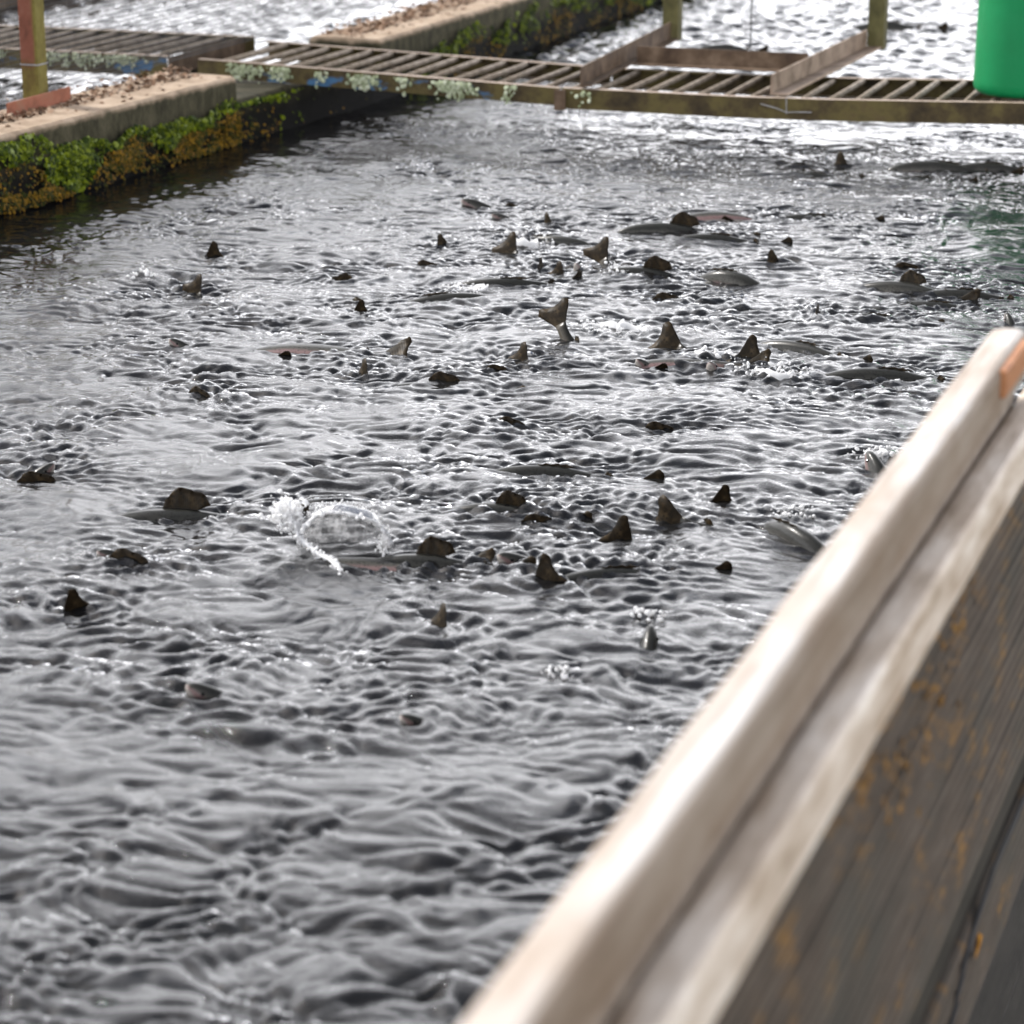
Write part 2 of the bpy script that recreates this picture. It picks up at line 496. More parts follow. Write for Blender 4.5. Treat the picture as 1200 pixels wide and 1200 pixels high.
# trout skin
m_trout, nt, b = mat_new('trout skin')
at_h = nd(nt, 'ShaderNodeAttribute', attribute_name='height')
at_l = nd(nt, 'ShaderNodeAttribute', attribute_name='along')
v = mapping(nt, (1, 1, 1))
hh = math_node(nt, 'ADD', at_h.outputs['Fac'], math_node(nt, 'MULTIPLY', math_node(nt, 'SUBTRACT', noise(nt, v, 22, 4), 0.5), 0.35))
col = ramp(nt, math_node(nt, 'MULTIPLY', math_node(nt, 'ADD', hh, 1.0), 0.5),
           [(0.10, (0.34, 0.31, 0.28)), (0.30, (0.22, 0.20, 0.18)), (0.41, (0.17, 0.105, 0.10)), (0.54, (0.155, 0.105, 0.10)), (0.64, (0.060, 0.057, 0.048)), (0.85, (0.020, 0.020, 0.017))])
tailcol = ramp(nt, math_node(nt, 'MULTIPLY', math_node(nt, 'ADD', hh, 1.0), 0.5), [(0.1, (0.07, 0.06, 0.045)), (0.5, (0.040, 0.034, 0.024)), (0.8, (0.015, 0.014, 0.011))])
col = mixc(nt, ramp(nt, math_node(nt, 'ADD', at_l.outputs['Fac'], 1.0), [(0.30, (1, 1, 1)), (0.70, (0, 0, 0))]), col, tailcol)
vor = nd(nt, 'ShaderNodeTexVoronoi', Scale=130.0)
nt.links.new(v, vor.inputs['Vector'])
spots = ramp(nt, vor.outputs['Distance'], [(0.24, (1, 1, 1)), (0.40, (0, 0, 0))])
smask = ramp(nt, hh, [(0.0, (0.35, .35, .35)), (0.45, (0.9, 0.9, 0.9))])
nt.links.new(mixc(nt, mixc(nt, 1.0, spots, smask, 'MULTIPLY'), col, (0.012, 0.011, 0.009)), b.inputs['Base Color'])
b.inputs['Roughness'].default_value = 0.28
b.inputs['Coat Weight'].default_value = 0.05
b.inputs['Coat Roughness'].default_value = 0.08
sc = nd(nt, 'ShaderNodeTexVoronoi', Scale=300.0)
nt.links.new(v, sc.inputs['Vector'])
bump(nt, b, sc.outputs['Distance'], 0.12, 0.002)
# fins: olive brown with dark specks
m_fin, nt, b = mat_new('trout fin')
v = mapping(nt, (1, 1, 1))
vs = nd(nt, 'ShaderNodeTexVoronoi', Scale=95.0)
nt.links.new(v, vs.inputs['Vector'])
c0 = ramp(nt, noise(nt, v, 30, 4), [(0.3, (0.007, 0.006, 0.004)), (0.5, (0.022, 0.016, 0.009)), (0.75, (0.075, 0.052, 0.027))])
nt.links.new(mixc(nt, ramp(nt, vs.outputs['Distance'], [(0.26, (1, 1, 1)), (0.42, (0, 0, 0))]), c0, (0.012, 0.010, 0.007)), b.inputs['Base Color'])
b.inputs['Roughness'].default_value = 0.4
b.inputs['Specular IOR Level'].default_value = 0.1
rays = nd(nt, 'ShaderNodeTexWave', Scale=70.0, Distortion=1.5)
rays.bands_direction = 'X'
nt.links.new(v, rays.inputs['Vector'])
bump(nt, b, rays.outputs['Fac'], 0.25, 0.0012)
thin = nd(nt, 'ShaderNodeBsdfTranslucent')
thin.inputs['Color'].default_value = (0.20, 0.13, 0.06, 1)
mxf = nd(nt, 'ShaderNodeMixShader', Fac=0.12)
nt.links.new(b.outputs[0], mxf.inputs[1])
nt.links.new(thin.outputs[0], mxf.inputs[2])
nt.links.new(mxf.outputs[0], nt.nodes['Material Output'].inputs[0])
m_eye, nt, b = mat_new('trout eye')
b.inputs['Base Color'].default_value = (0.008, 0.008, 0.008, 1)
b.inputs['Roughness'].default_value = 0.08

# ------------------------------------------------------------------ the trout of the pond (data first: the water needs to know them)
# px, py in the photograph, body shape, nose direction in the picture (0 right, 90 away, 180 left), pitch, roll, anchor, lift above water, size, label
FISH = [
 (657, 378, 'straight', 335, -60, -8, 'tail', .088, 1.05, 'trout diving with its big spotted brown tail upright, the largest tail in mid pond'),
 (783, 397, 'straight', 352, -32, -20, 'tail', 0.039, 1.10, 'trout with pink speckled rear half and grey tail lifted beside white foam'),
 (706, 294, 'straight', 340, -56, 0, 'tail', .066, .95, 'trout with its dark tail raised like a shark fin behind the mid pond shoal'),
 (792, 266, 'straight', 174, 4, 0, 'back', 0.024, 1.10, 'long dark trout showing its whole smooth back with a brown fin at its right end'),
 (838, 274, 'straight', 176, 1, 0, 'back', 0.016, 1.00, 'low grey trout back touching the right end of the long dark back'),
 (760, 316, 'straight', 174, 4, 0, 'back', 0.023, 1.05, 'trout back with a rounded brown fin at its right end, below the raised dark tail'),
 (781, 346, 'straight', 176, 0, 0, 'dorsal', 0.026, 1.10, 'trout with an olive brown rounded dorsal fin above a long grey back below the surface'),
 (857, 320, 'arch', 330, -8, 0, 'back', 0.040, 1.05, 'glossy trout arching its back into a black and silver bow right of the shoal'),
 (905, 304, 'straight', 30, -25, 0, 'tail', 0.017, 0.80, 'small brown tail tip poking up just right of the arching trout'),
 (958, 360, 'straight', 80, 0, 0, 'dorsal', 0.026, 0.90, 'trout showing one small round olive fin in open water right of the middle'),
 (1062, 309, 'straight', 178, 0, 0, 'dorsal', 0.019, 1.05, 'trout with a dark low dorsal fin left of the green reflection'),
 (1060, 334, 'straight', 155, 0, 8, 'back', 0.023, 1.00, 'grey trout back with a tiny dark fin tip, left of the green reflection'),
 (1128, 339, 'straight', 172, 0, 0, 'back', 0.019, 1.10, 'pale grey trout back gliding across the green reflection'),
 (1093, 353, 'curlr', 160, 0, 0, 'back', 0.007, 0.95, 'slim grey trout back just below the two paler backs by the green reflection'),
 (1181, 372, 'straight', 100, 56, 0, 'nose', 0.022, 0.80, 'dark trout snout poking up behind the far end of the white rail'),
 (1022, 369, 'straight', 165, 0, 0, 'back', 0.007, 0.90, 'dark slate trout back low in the water between the grey backs and the foam'),
 (938, 406, 'straight', 145, 0, 0, 'back', 0.019, 1.05, 'narrow dark trout lying slantwise just right of the raised pink tail'),
 (880, 414, 'straight', 190, -22, 25, 'tail', 0.033, 1.00, 'trout on its side with lilac speckled flank and grey tail fin lifted to the right'),
 (1036, 434, 'straight', 174, 1, 0, 'back', 0.024, 1.15, 'broad charcoal trout back, the largest one near the white rail'),
 (833, 428, 'straight', 250, 51, 0, 'nose', 0.022, 0.80, 'black trout head breaking the surface in front of white foam'),
 (806, 421, 'straight', 184, 1, 58, 'side', -0.003, 1.05, 'pink flanked trout rolling on its side just under the surface left of the black head'),
 (750, 422, 'straight', 200, 50, 0, 'nose', 0.019, 0.75, 'little round dark trout head left of the pink flanked trout'),
 (598, 286, 'straight', 335, -45, -20, 'tail', 0.039, 0.95, 'trout thrashing nose down amid spray at the left of the shoal'),
 (642, 276, 'straight', 335, 5, 0, 'back', 0.018, 0.95, 'mottled grey trout back slanting out of the spray behind the thrashing tail'),
 (633, 309, 'straight', 260, -50, 0, 'tail', 0.017, 0.70, 'thin upright tail edge below the thrashing trout'),
 (655, 317, 'straight', 345, -40, 0, 'tail', 0.017, 0.70, 'low pointed tail right of the thin upright tail edge'),
 (676, 314, 'straight', 240, 61, 0, 'nose', 0.018, 0.70, 'small dark trout snout left of the back with the rounded brown fin'),
 (593, 329, 'curlr', 175, 0, 0, 'back', 0.015, 1.05, 'long low brown grey trout back left of the three small dark tips'),
 (600, 240, 'straight', 170, 0, 0, 'dorsal', 0.013, 0.80, 'thin black trout back far behind the thrashing trout'),
 (641, 256, 'straight', 330, -20, 0, 'tail', 0.014, 0.75, 'small brown fin tip right behind the spray'),
 (580, 253, 'straight', 200, 41, 0, 'nose', 0.015, 0.75, 'tiny dark snout left behind the spray of the thrashing trout'),
 (822, 254, 'straight', 12, 0, -50, 'side', 0.010, 1.00, 'pale brown trout flank near the surface at the back of the shoal'),
 (772, 493, 'straight', 178, 1, 0, 'dorsal', 0.024, 1.10, 'trout with a flat olive dorsal fin on a dark back, nearest below the foam'),
 (598, 493, 'straight', 165, 0, 0, 'dorsal', 0.017, 1.00, 'trout with a low speckled brown dorsal fin left of the dark back below the foam'),
 (581, 431, 'straight', 190, 0, 0, 'dorsal', 0.013, 0.80, 'tiny triangular fin tip between the brown fin and the middle ripples'),
 (612, 415, 'straight', 330, -42, 0, 'tail', 0.023, 0.80, 'small dark twisting tail just below the largest upright tail'),
 (401, 324, 'straight', 20, 0, 0, 'dorsal', 0.024, 0.95, 'trout with a round brown fin standing alone left of the shoal'),
 (500, 305, 'straight', 172, 0, 0, 'dorsal', 0.017, 1.00, 'trout with a black low fin and sloping back at the left rear of the shoal'),
 (522, 345, 'straight', 8, 2, -12, 'back', 0.018, 1.05, 'grey trout half out of the water under glassy spray, left of the shoal'),
 (423, 361, 'straight', 200, -30, 0, 'tail', 0.016, 0.70, 'small dark upright fin below the lone round brown fin'),
 (372, 412, 'straight', 178, 2, 58, 'side', 0.001, 1.2, 'pale pink trout lying on its side under the surface left of the middle'),
 (426, 434, 'straight', 320, -35, 0, 'tail', 0.019, 0.80, 'sharp dark pointed fin right below the pale pink trout'),
 (520, 438, 'straight', 178, 0, 0, 'dorsal', 0.026, 1.05, 'trout with a wide olive brown dorsal fin and black mirror image in mid pond'),
 (545, 237, 'straight', 175, 36, 0, 'nose', 0.017, 0.90, 'dark trout head with white spray in the left rear of the pond'),
 (517, 284, 'straight', 30, -20, 0, 'tail', 0.014, 0.70, 'tiny dark fin tip above the black low fin left of the shoal'),
 (251, 294, 'straight', 195, -30, 0, 'tail', 0.022, 0.85, 'trout with a brown triangular tail tip nearest the mossy wall'),
 (231, 336, 'straight', 335, -55, 0, 'tail', 0.036, 0.80, 'trout with a slim brown tail standing upright near the mossy wall'),
 (203, 402, 'straight', 190, 48, 0, 'nose', 0.018, 0.75, 'dark rounded trout snout in the bright ripples at left'),
 (233, 454, 'straight', 150, 0, 0, 'dorsal', 0.017, 0.90, 'trout with a slanting brown fin below the dark snout at left'),
 (42, 556, 'straight', 190, 0, 0, 'dorsal', 0.029, 1.05, 'trout with a long brown dorsal fin at the left edge of the pond view'),
 (58, 549, 'straight', 20, 48, 0, 'nose', 0.019, 0.75, 'black trout head right behind the long brown fin at the left edge'),
 (202, 598, 'straight', 188, 1, 14, 'back', 0.014, 1.20, 'big rosy flanked trout with a rounded dorsal fin, nearest at left'),
 (150, 652, 'straight', 165, 0, 0, 'dorsal', 0.017, 1.10, 'trout with small olive fin and dark streaky back below the big rosy trout'),
 (120, 646, 'straight', 200, 41, 0, 'nose', 0.013, 0.75, 'small grey trout nose left of the small olive fin'),
 (86, 706, 'straight', 220, -45, 0, 'tail', 0.023, 0.75, 'dark thin tail sticking up among big ripples at the lower left'),
 (228, 803, 'straight', 185, 46, 0, 'nose', 0.022, 0.95, 'blurred black trout snout nearest the camera at lower left'),
 (440, 664, 'straight', 184, 3, 58, 'side', 0.007, 1.05, 'pink sided trout under the glassy water dome'),
 (497, 652, 'straight', 178, 0, 10, 'back', 0.014, 1.00, 'grey backed trout with amber fin touching the pink one under the dome'),
 (517, 727, 'straight', 320, -40, 0, 'tail', 0.023, 0.75, 'small dark curved tail in front of the two trout at the dome'),
 (588, 592, 'straight', 170, 0, 0, 'back', 0.007, 0.90, 'dim grey trout back left of the brown dorsal fin in the middle foreground'),
 (640, 550, 'straight', 176, 0, 0, 'back', 0.018, 1.10, 'long even grey trout back alone in the middle of the pond'),
 (630, 598, 'straight', 186, 0, 0, 'dorsal', 0.019, 1.00, 'trout with a dark red brown fin below the long even grey back'),
 (781, 600, 'straight', 352, -15, 0, 'tail', 0.031, 1.00, 'trout with a broad olive tail lobe and a black reflection, right of the middle'),
 (729, 626, 'straight', 25, -48, 0, 'tail', 0.031, 0.85, 'trout with a rounded upright brown tail left of the broad olive tail lobe'),
 (848, 584, 'straight', 195, -25, 0, 'tail', 0.017, 0.75, 'small red brown triangular fin between the olive lobe and the white rail'),
 (640, 672, 'straight', 190, -35, 20, 'tail', 0.028, 0.85, 'trout flicking a dark arched tail through glassy water in the middle foreground'),
 (590, 650, 'straight', 200, 40, 0, 'nose', 0.021, 0.90, 'round dark trout head left of the dark arched tail'),
 (715, 667, 'straight', 195, 0, 0, 'back', 0.007, 1.00, 'dark slanting trout back right of the arched tail'),
 (762, 742, 'straight', 80, 54, 0, 'nose', 0.026, 1.00, 'blurred dark olive trout head topped by a white glint, near the white rail'),
 (476, 838, 'straight', 200, 46, 0, 'nose', 0.015, 0.75, 'tiny reddish black snout nearest the camera in the blurred foreground'),
 (928, 622, 'arch', 305, -8, 15, 'back', 0.030, 1.00, 'shiny black trout back rolling over right beside the white rail'),
 (1020, 537, 'straight', 110, 51, 0, 'nose', 0.028, 0.95, 'black trout head inside a water bubble beside the white rail'),
 (985, 188, 'straight', 5, -28, 0, 'tail', 0.020, 0.95, 'brown blunt tail sticking up just in front of the walkway'),
 (1105, 192, 'straight', 172, 3, 0, 'back', 0.036, 1.15, 'pitch black trout back at the surface under the green drum'),
 (1158, 193, 'straight', 175, 0, 0, 'back', 0.031, 1.00, 'second pitch black trout back, right one of the pair under the green drum'),
 (1075, 208, 'straight', 178, 0, 0, 'back', 0.007, 0.90, 'thin dark trout back left in front of the pitch black pair'),
 (950, 252, 'straight', 176, 0, 0, 'back', 0.007, 1.00, 'dim brown trout back below the brown blunt tail in front of the walkway'),
 (953, 202, 'straight', 175, 0, 0, 'back', 0.007, 0.75, 'short dark trout back beside the brown blunt tail'),
 (1040, 29, 'straight', 176, 0, 0, 'back', 0.040, 1.30, 'blurred dark trout back in the far water behind the walkway between post and drum'),
 (848, 55, 'straight', 176, 0, 0, 'back', 0.035, 1.00, 'blurred small dark trout back in the far water behind the brown angle irons'),
]
# white water: px, py, radius, height, label
SPLASHES = [
 (720, 384, .10, .05, 'patch of white churned water between the big upright tail and the pink tail'),
 (908, 436, .10, .045, 'bright white foam right of the black trout head'),
 (612, 284, .11, .06, 'spray of drops around the thrashing trout'),
 (540, 338, .08, .03, 'glassy spray over the grey trout left of the shoal'),
 (1022, 530, .06, .04, 'beads of water around the black head beside the rail'),
 (556, 238, .05, .035, 'little white spray at the dark head in the left rear'),
 (722, 322, .05, .06, 'thin column of drops in front of the back with a rounded brown fin'),
 (930, 604, .05, .03, 'two bright drops at the shiny black back beside the rail'),
 (168, 326, .05, .02, 'small white fleck of water near the mossy wall'),
 (760, 722, .035, .03, 'white glint of drops above the blurred olive head'),
 (655, 790, .03, .012, 'white bead of foam in the blurred foreground'),
 (845, 420, .07, .03, 'foamy drops lapping the lilac flanked trout'),
]

# ------------------------------------------------------------------ water surfaces
def spectrum_field(nx, ny, dx, dy, kmin, kmax, power, rms_slope, seed, aniso=1.0):
    g = np.random.default_rng(seed)
    kx = np.fft.fftfreq(nx, dx) * 2 * np.pi
    ky = np.fft.rfftfreq(ny, dy) * 2 * np.pi
    KX, KY = np.meshgrid(kx, ky, indexing='ij')
    K = np.sqrt((KX * aniso) ** 2 + KY ** 2) + 1e-9
    A = np.where(K < kmin, (K / kmin) ** 3, (K / kmin) ** -power) * np.exp(-(K / kmax) ** 2)
    F = A * np.exp(2j * np.pi * g.random(K.shape))
    F[0, 0] = 0
    h = np.fft.irfft2(F, s=(nx, ny))
    sx = np.fft.irfft2(1j * KX * F, s=(nx, ny))
    sy = np.fft.irfft2(1j * KY * F, s=(nx, ny))
    s = rms_slope / np.sqrt((sx ** 2 + sy ** 2).mean())
    dX = np.fft.irfft2(1j * KX / K * F, s=(nx, ny))
    dY = np.fft.irfft2(1j * KY / K * F, s=(nx, ny))
    return h * s, dX * s, dY * s

def bilerp(F, fx, fy):
    i = np.clip(np.floor(fx).astype(int), 0, F.shape[0] - 2)
    j = np.clip(np.floor(fy).astype(int), 0, F.shape[1] - 2)
    a, c = fx - i, fy - j
    return F[i, j] * (1 - a) * (1 - c) + F[i + 1, j] * a * (1 - c) + F[i, j + 1] * (1 - a) * c + F[i + 1, j + 1] * a * c

def grid_mesh(name, X, Y, Z):
    nx, ny = X.shape
    co = np.stack([X, Y, Z], -1).reshape(-1, 3).astype(np.float32)
    i, j = np.meshgrid(np.arange(nx - 1), np.arange(ny - 1), indexing='ij')
    a = (i * ny + j).ravel()
    q = np.stack([a, a + ny, a + ny + 1, a + 1], -1).astype(np.int32)
    me = bpy.data.meshes.new(name)
    me.vertices.add(len(co))
    me.vertices.foreach_set('co', co.ravel())
    me.loops.add(q.size)
    me.loops.foreach_set('vertex_index', q.ravel())
    me.polygons.add(len(q))
    me.polygons.foreach_set('loop_start', np.arange(0, q.size, 4, dtype=np.int32))
    me.polygons.foreach_set('use_smooth', np.ones(len(q), dtype=bool))
    me.update(calc_edges=True)
    me.validate()
    return me

WX0, WX1, WY0, WY1, WD = -5.36, -0.70, 1.6, 13.6, 0.0092
nx, ny = int((WX1 - WX0) / WD) + 1, int((WY1 - WY0) / WD) + 1
gx, gy = WX0 + WD * np.arange(nx), WY0 + WD * np.arange(ny)
GX, GY = np.meshgrid(gx, gy, indexing='ij')
h0, ux0, uy0 = spectrum_field(nx, ny, WD, WD, 12, 45, 1.9, 0.07, 2, 1.3)       # slow swell
h1, ux1, uy1 = spectrum_field(nx, ny, WD, WD, 52, 180, 1.35, 0.14, 3, 1.6)      # the chop, 5 to 17 cm
h2, ux2, uy2 = spectrum_field(nx, ny, WD, WD, 115, 345, 0.8, 0.27, 5, 1.35)       # ripples
h3, ux3, uy3 = spectrum_field(nx, ny, WD, WD, 50, 200, 1.5, 1.0, 6, 1.7)   # creased crests where wavelets run into each other
n3 = h3 / h3.std()
h3 = -.0030 * (np.sqrt(n3 ** 2 + .04) - .8)
wa, _, _ = spectrum_field(nx, ny, WD, WD, 18, 40, 2.2, 1.0, 14)            # the currents of the fish drag the ripples out into swirls
wb, _, _ = spectrum_field(nx, ny, WD, WD, 18, 40, 2.2, 1.0, 15)
IX, IY = np.meshgrid(np.arange(nx, dtype=float), np.arange(ny, dtype=float), indexing='ij')
def swirl(F, k):
    return bilerp(F, np.clip(IX + wa / wa.std() * .060 * k / WD, 0, nx - 1.01), np.clip(IY + wb / wb.std() * .035 * k / WD, 0, ny - 1.01))
h1, ux1, uy1 = [swirl(q, .28) for q in (h1, ux1, uy1)]
h2, ux2, uy2 = [swirl(q, .5) for q in (h2, ux2, uy2)]
h3 = swirl(h3, .7)
mod, _, _ = spectrum_field(nx, ny, WD, WD, 5, 25, 2.2, 1.0, 8)
mod = mod / mod.std()
mod2, _, _ = spectrum_field(nx, ny, WD, WD, 7, 25, 2.2, 1.0, 9)
mod2 = mod2 / mod2.std()
far = np.interp(GY, [0, 7.5, 10.5, 13.6], [1, 1, .85, .78])
stir = np.clip(np.exp(0.5 * mod - .12), 0.25, 2.0) * far
heave = np.clip(np.exp(0.3 * mod2 - .05), 0.5, 1.6) * far
# the water is calmer along the left wall
edge = np.clip((GX + 5.1 - np.interp(GY, [8.6, 10.4, 12.0, 14.0], [-.165, -.045, .065, .085]) + .15 * np.sin(GY * 2.3)) / 0.95, 0, 1)
calm = 0.30 + 0.70 * edge
WZ = (h0 + h1 * heave + h2 * stir + h3 * heave) * calm
UX, UY = (ux0 + ux1 * heave + ux2 * stir * .8) * calm, (uy0 + uy1 * heave + uy2 * stir * .8) * calm
CHOP = 1.35
# every fish that breaks the surface stirs rings and a bow wave
for n, (px, py, shp, ang, pit, rol, anc, lift, size, lab) in enumerate(FISH):
    p = at(px, py)
    r2 = (GX - p.x) ** 2 + (GY - p.y) ** 2
    sel = np.where(r2 < 0.45 ** 2)
    if not len(sel[0]):
        continue
    d = np.sqrt(r2[sel])
    hd = R(ang + YAW)
    lx = (GX[sel] - p.x) * math.cos(hd) + (GY[sel] - p.y) * math.sin(hd)
    ly = -(GX[sel] - p.x) * math.sin(hd) + (GY[sel] - p.y) * math.cos(hd)
    lam = random.uniform(.045, .075)
    amp = random.uniform(.0022, .0045) * (1.3 if anc in ('tail', 'side') else 1)
    wob = 0.02 * np.sin(3 * np.arctan2(ly, lx) + n)
    WZ[sel] += amp * np.cos(2 * np.pi * (d + wob) / lam + n) * np.exp(-(d / .17) ** 2) * np.clip(d / .03, 0, 1)
    if anc in ('back', 'dorsal', 'side'):
        # swell hugging the body, trailing V wake
        WZ[sel] += .003 * np.exp(-(lx / .16) ** 2 - (ly / .05) ** 2)
        WZ[sel] += .0035 * np.cos((np.abs(ly) * 2.2 + lx) * 75 + n) * np.exp(-((lx + .1) / .2) ** 2 - (ly / .15) ** 2)
for px, py, rad, hgt, lab in SPLASHES:
    p = at(px, py)
    r2 = (GX - p.x) ** 2 + (GY - p.y) ** 2
    WZ += h2 * 1.3 * np.exp(-r2 / (rad * 1.1) ** 2)

def water_z(x, y):
    return float(bilerp(WZ, np.array([(x - WX0) / WD]), np.array([(y - WY0) / WD]))[0]) if WX0 < x < WX1 and WY0 < y < WY1 else 0.0

fadey = np.clip((WY1 - GY) / 0.15, 0, 1)
MX, MY, MZ = GX - CHOP * UX, GY - CHOP * UY, WZ.copy()
MX[0, :], MX[-1, :] = WX0, WX1
MY[:, -1] = WY1
MZ[:, -1] = 0
pond = link('pond_water', grid_mesh('pond_water', MX, MY, MZ), m_water)
tag(pond, kind='structure')

def coarse_water(name, x0, x1, y0, y1, d, seed, slope=0.34):
    nx, ny = int((x1 - x0) / d) + 1, int((y1 - y0) / d) + 1
    X, Y = np.meshgrid(np.linspace(x0, x1, nx), np.linspace(y0, y1, ny), indexing='ij')
    h, ux, uy = spectrum_field(nx, ny, d, d, 34, 95, 1.8, slope, seed)
    X2, Y2 = X - .8 * ux, Y - .8 * uy
    X2[0, :], X2[-1, :], Y2[:, 0], Y2[:, -1] = x0, x1, y0, y1
    h[:, 0] = 0
    return tag(link(name, grid_mesh(name, X2, Y2, h), m_water), kind='structure')
coarse_water('pond_water_far', WX0, WX1, WY1, 36, .026, 21)
coarse_water('neighbour_pond_water', -9.05, -5.37, 7.0, 34, .035, 22)

def flat(name, x0, x1, y0, y1, z, m):
    return tag(link(name, pydata(name, [(x0, y0, z), (x1, y0, z), (x1, y1, z), (x0, y1, z)], [(0, 1, 2, 3)]), m), kind='structure')
flat('pond_floor', -9.1, -0.66, -1.0, 36.2, -0.72, m_floor)
flat('ground', -900, 900, -900, 900, -0.80, m_ground)

# ------------------------------------------------------------------ concrete walls
def wall_line(y):
    """the left wall bows a little: offset of its face from x = -5.08"""
    return float(np.interp(y, [4, 8.6, 10.4, 12.0, 14.0, 36], [-.30, -.165, -.045, .065, .085, .085]))

def rough_wall(name, label, x0, x1, ys, top_of, z0=-0.70, seed=0, m=None, line=lambda y: 0.0):
    """a long concrete wall along Y with an uneven worn top and chipped front edge"""
    rings = []
    for y in ys:
        t = top_of(y)
        n1 = mnoise.noise((y * 2.2, seed, 0)) * .010
        n2 = mnoise.noise((y * 7.0, seed + 5, 0)) * .006
        e = .012 + .010 * abs(mnoise.noise((y * 9, seed + 9, 0)))
        xf = x1 + n1 + line(y)
        rings.append([Vector((xf, y, z0)), Vector((xf, y, 0)), Vector((xf + n2, y, t * .5)), Vector((xf, y, t - e)), Vector((xf - e, y, t + n2)),
                      Vector((x0 + line(y) + (x1 - x0) * .55, y, t + n2 + .004)), Vector((x0 + line(y) + .02, y, t + n1)), Vector((x0 + line(y), y, t - .015)), Vector((x0 + line(y), y, z0))])
    o = thing(name, label, 'wall')
    link('concrete', loft(name, rings), m or m_conc, o)
    return o
def wall_top(y):
    return 0.20 if 10.60 < y < 12.08 else 0.31
ys = sorted(list(np.arange(4.0, 36.01, .07)) + [10.595, 10.605, 12.075, 12.085])
wall_l = rough_wall('pond_wall', 'mossy concrete wall along the left side of the pond with a sandy top edge', -5.47, -5.08, ys, wall_top, seed=1, line=wall_line)
rough_wall('pond_wall', 'low concrete wall far at the top left beyond the neighbouring pond', -9.40, -9.02, list(np.arange(6, 36.1, .3)), lambda y: .33, seed=31, m=m_bank)
wall_r = rough_wall('pond_wall', 'plain concrete wall under the white rail on the near side', -0.76, -0.66, list(np.arange(-1, 36.1, .3)), lambda y: .22, seed=61)
o = thing('pond_wall', 'concrete wall closing the far end of the ponds', 'wall')
link('concrete', box_mesh('end_wall', -9.25, -0.66, 36.05, 36.4, -.7, .35, .02), m_conc, o)

# leaf clumps on the left wall
def leaf_blob(V, F, c, r, nrm, n=7, cup=.35):
    """a small rounded lobe facing nrm"""
    nrm = nrm.normalized()
    t = nrm.orthogonal().normalized()
    b2 = nrm.cross(t)
    i0 = len(V)
    V.append(c + nrm * r * cup)
    a0 = random.random() * 6.28
    for k in range(n):
        a = a0 + 6.2832 * k / n
        rr = r * random.uniform(.75, 1.15)
        V.append(c + (t * math.cos(a) + b2 * math.sin(a)) * rr)
    for k in range(n):
        F.append((i0, i0 + 1 + k, i0 + 1 + (k + 1) % n))

def moss_top(y):
    return .17 + .13 * mnoise.noise((y * 1.7, 3.3, 0)) + .06 * mnoise.noise((y * 5.2, 8.1, 0))
V, F, V2, F2 = [], [], [], []
for k in range(42000):
    y = random.uniform(5.0, 22.0) if k % 2 else random.uniform(8.2, 11.0)
    if 10.58 < y < 12.2 and random.random() < .85:
        continue
    t = max(.06, moss_top(y) + .045)
    u = random.random()
    z = t * (1 - u ** 1.7 * .95) + random.uniform(-.01, .012)
    if 10.58 < y < 12.1:
        z = min(z, .18)
    dens = mnoise.noise((y * 3.1, z * 9, 4.4))
    if dens < -.02 and random.random() < .85:
        continue
    out = .006 + .05 * max(0, mnoise.noise((y * 7, z * 11, 1.1)) + .3)
    c = Vector((-5.08 + wall_line(y) + out + random.uniform(0, .012), y, z))
    nrm = Vector((1, random.uniform(-.7, .5), random.uniform(-.1, 1.1)))
    high = z / t
    amber = mnoise.noise((y * 2.3, z * 4, 9.7)) + (.5 - high) * 1.1
    if amber > .12:
        leaf_blob(V2, F2, c, random.uniform(.004, .010), nrm, 5)
    else:
        leaf_blob(V, F, c, random.choice((.004, .005, .006, .008, .013)) * random.uniform(.8, 1.2), nrm, 8, random.uniform(.1, .6))
tag(link('moss', pydata('moss', V, F), m_moss, wall_l), kind='stuff')
tag(link('algae', pydata('algae', V2, F2), m_algae, wall_l), kind='stuff')

# leaf litter lying on the wall, heaped on its outer half
V, F = [], []
for k in range(5000):
    y = random.uniform(7.5, 17.5)
    if 10.57 < y < 12.1: continue
    x = -5.235 - .03 * mnoise.noise((y * 3, 5, 5)) - abs(random.gauss(0, .13))
    if random.random() < .05: x = random.uniform(-5.30, -5.12)
    if x < -5.47: continue
    heap = max(0, .5 + mnoise.noise((x * 5, y * 2.4, 2))) * .05 * min(1, max(0, (-5.21 - x) / .09))
    c = Vector((x + wall_line(y), y, .313 + random.random() * heap))
    nrm = Vector((random.uniform(-.8, .8), random.uniform(-.8, .8), 1))
    leaf_blob(V, F, c, random.uniform(.005, .017), nrm, 5, .2)
tag(link('leaf_litter', pydata('leaf_litter', V, F), m_litter), 'brown dead leaves and crumbs heaped along the top of the mossy wall', 'leaf litter', kind='stuff')

# earth bank behind the far left wall
V = []
F = []
nyb = 60
for i in range(nyb):
    y = 5 + i * .55
    for j, (x, z) in enumerate(((-9.25, -.8), (-9.27, .22), (-9.6, .42), (-10.6, .55), (-13, .6), (-16, -.8))):
        V.append((x + .1 * mnoise.noise((y, j, 0)) * (j > 1), y, z + .12 * mnoise.noise((y * .8, x, 3)) * (j > 1)))
for i in range(nyb - 1):
    for j in range(5):
        F.append((i * 6 + j, (i + 1) * 6 + j, (i + 1) * 6 + j + 1, i * 6 + j + 1))
tag(link('earth_bank', pydata('earth_bank', V, F), m_bank, smooth=True), kind='structure')

# ------------------------------------------------------------------ walkways
def sag(x):
    xs = [-9.3, -5.55, -3.72, -2.70, -1.66, -0.4]
    zs = [.30, .305, .252, .252, .285, .31]
    return float(np.interp(x, xs, zs))

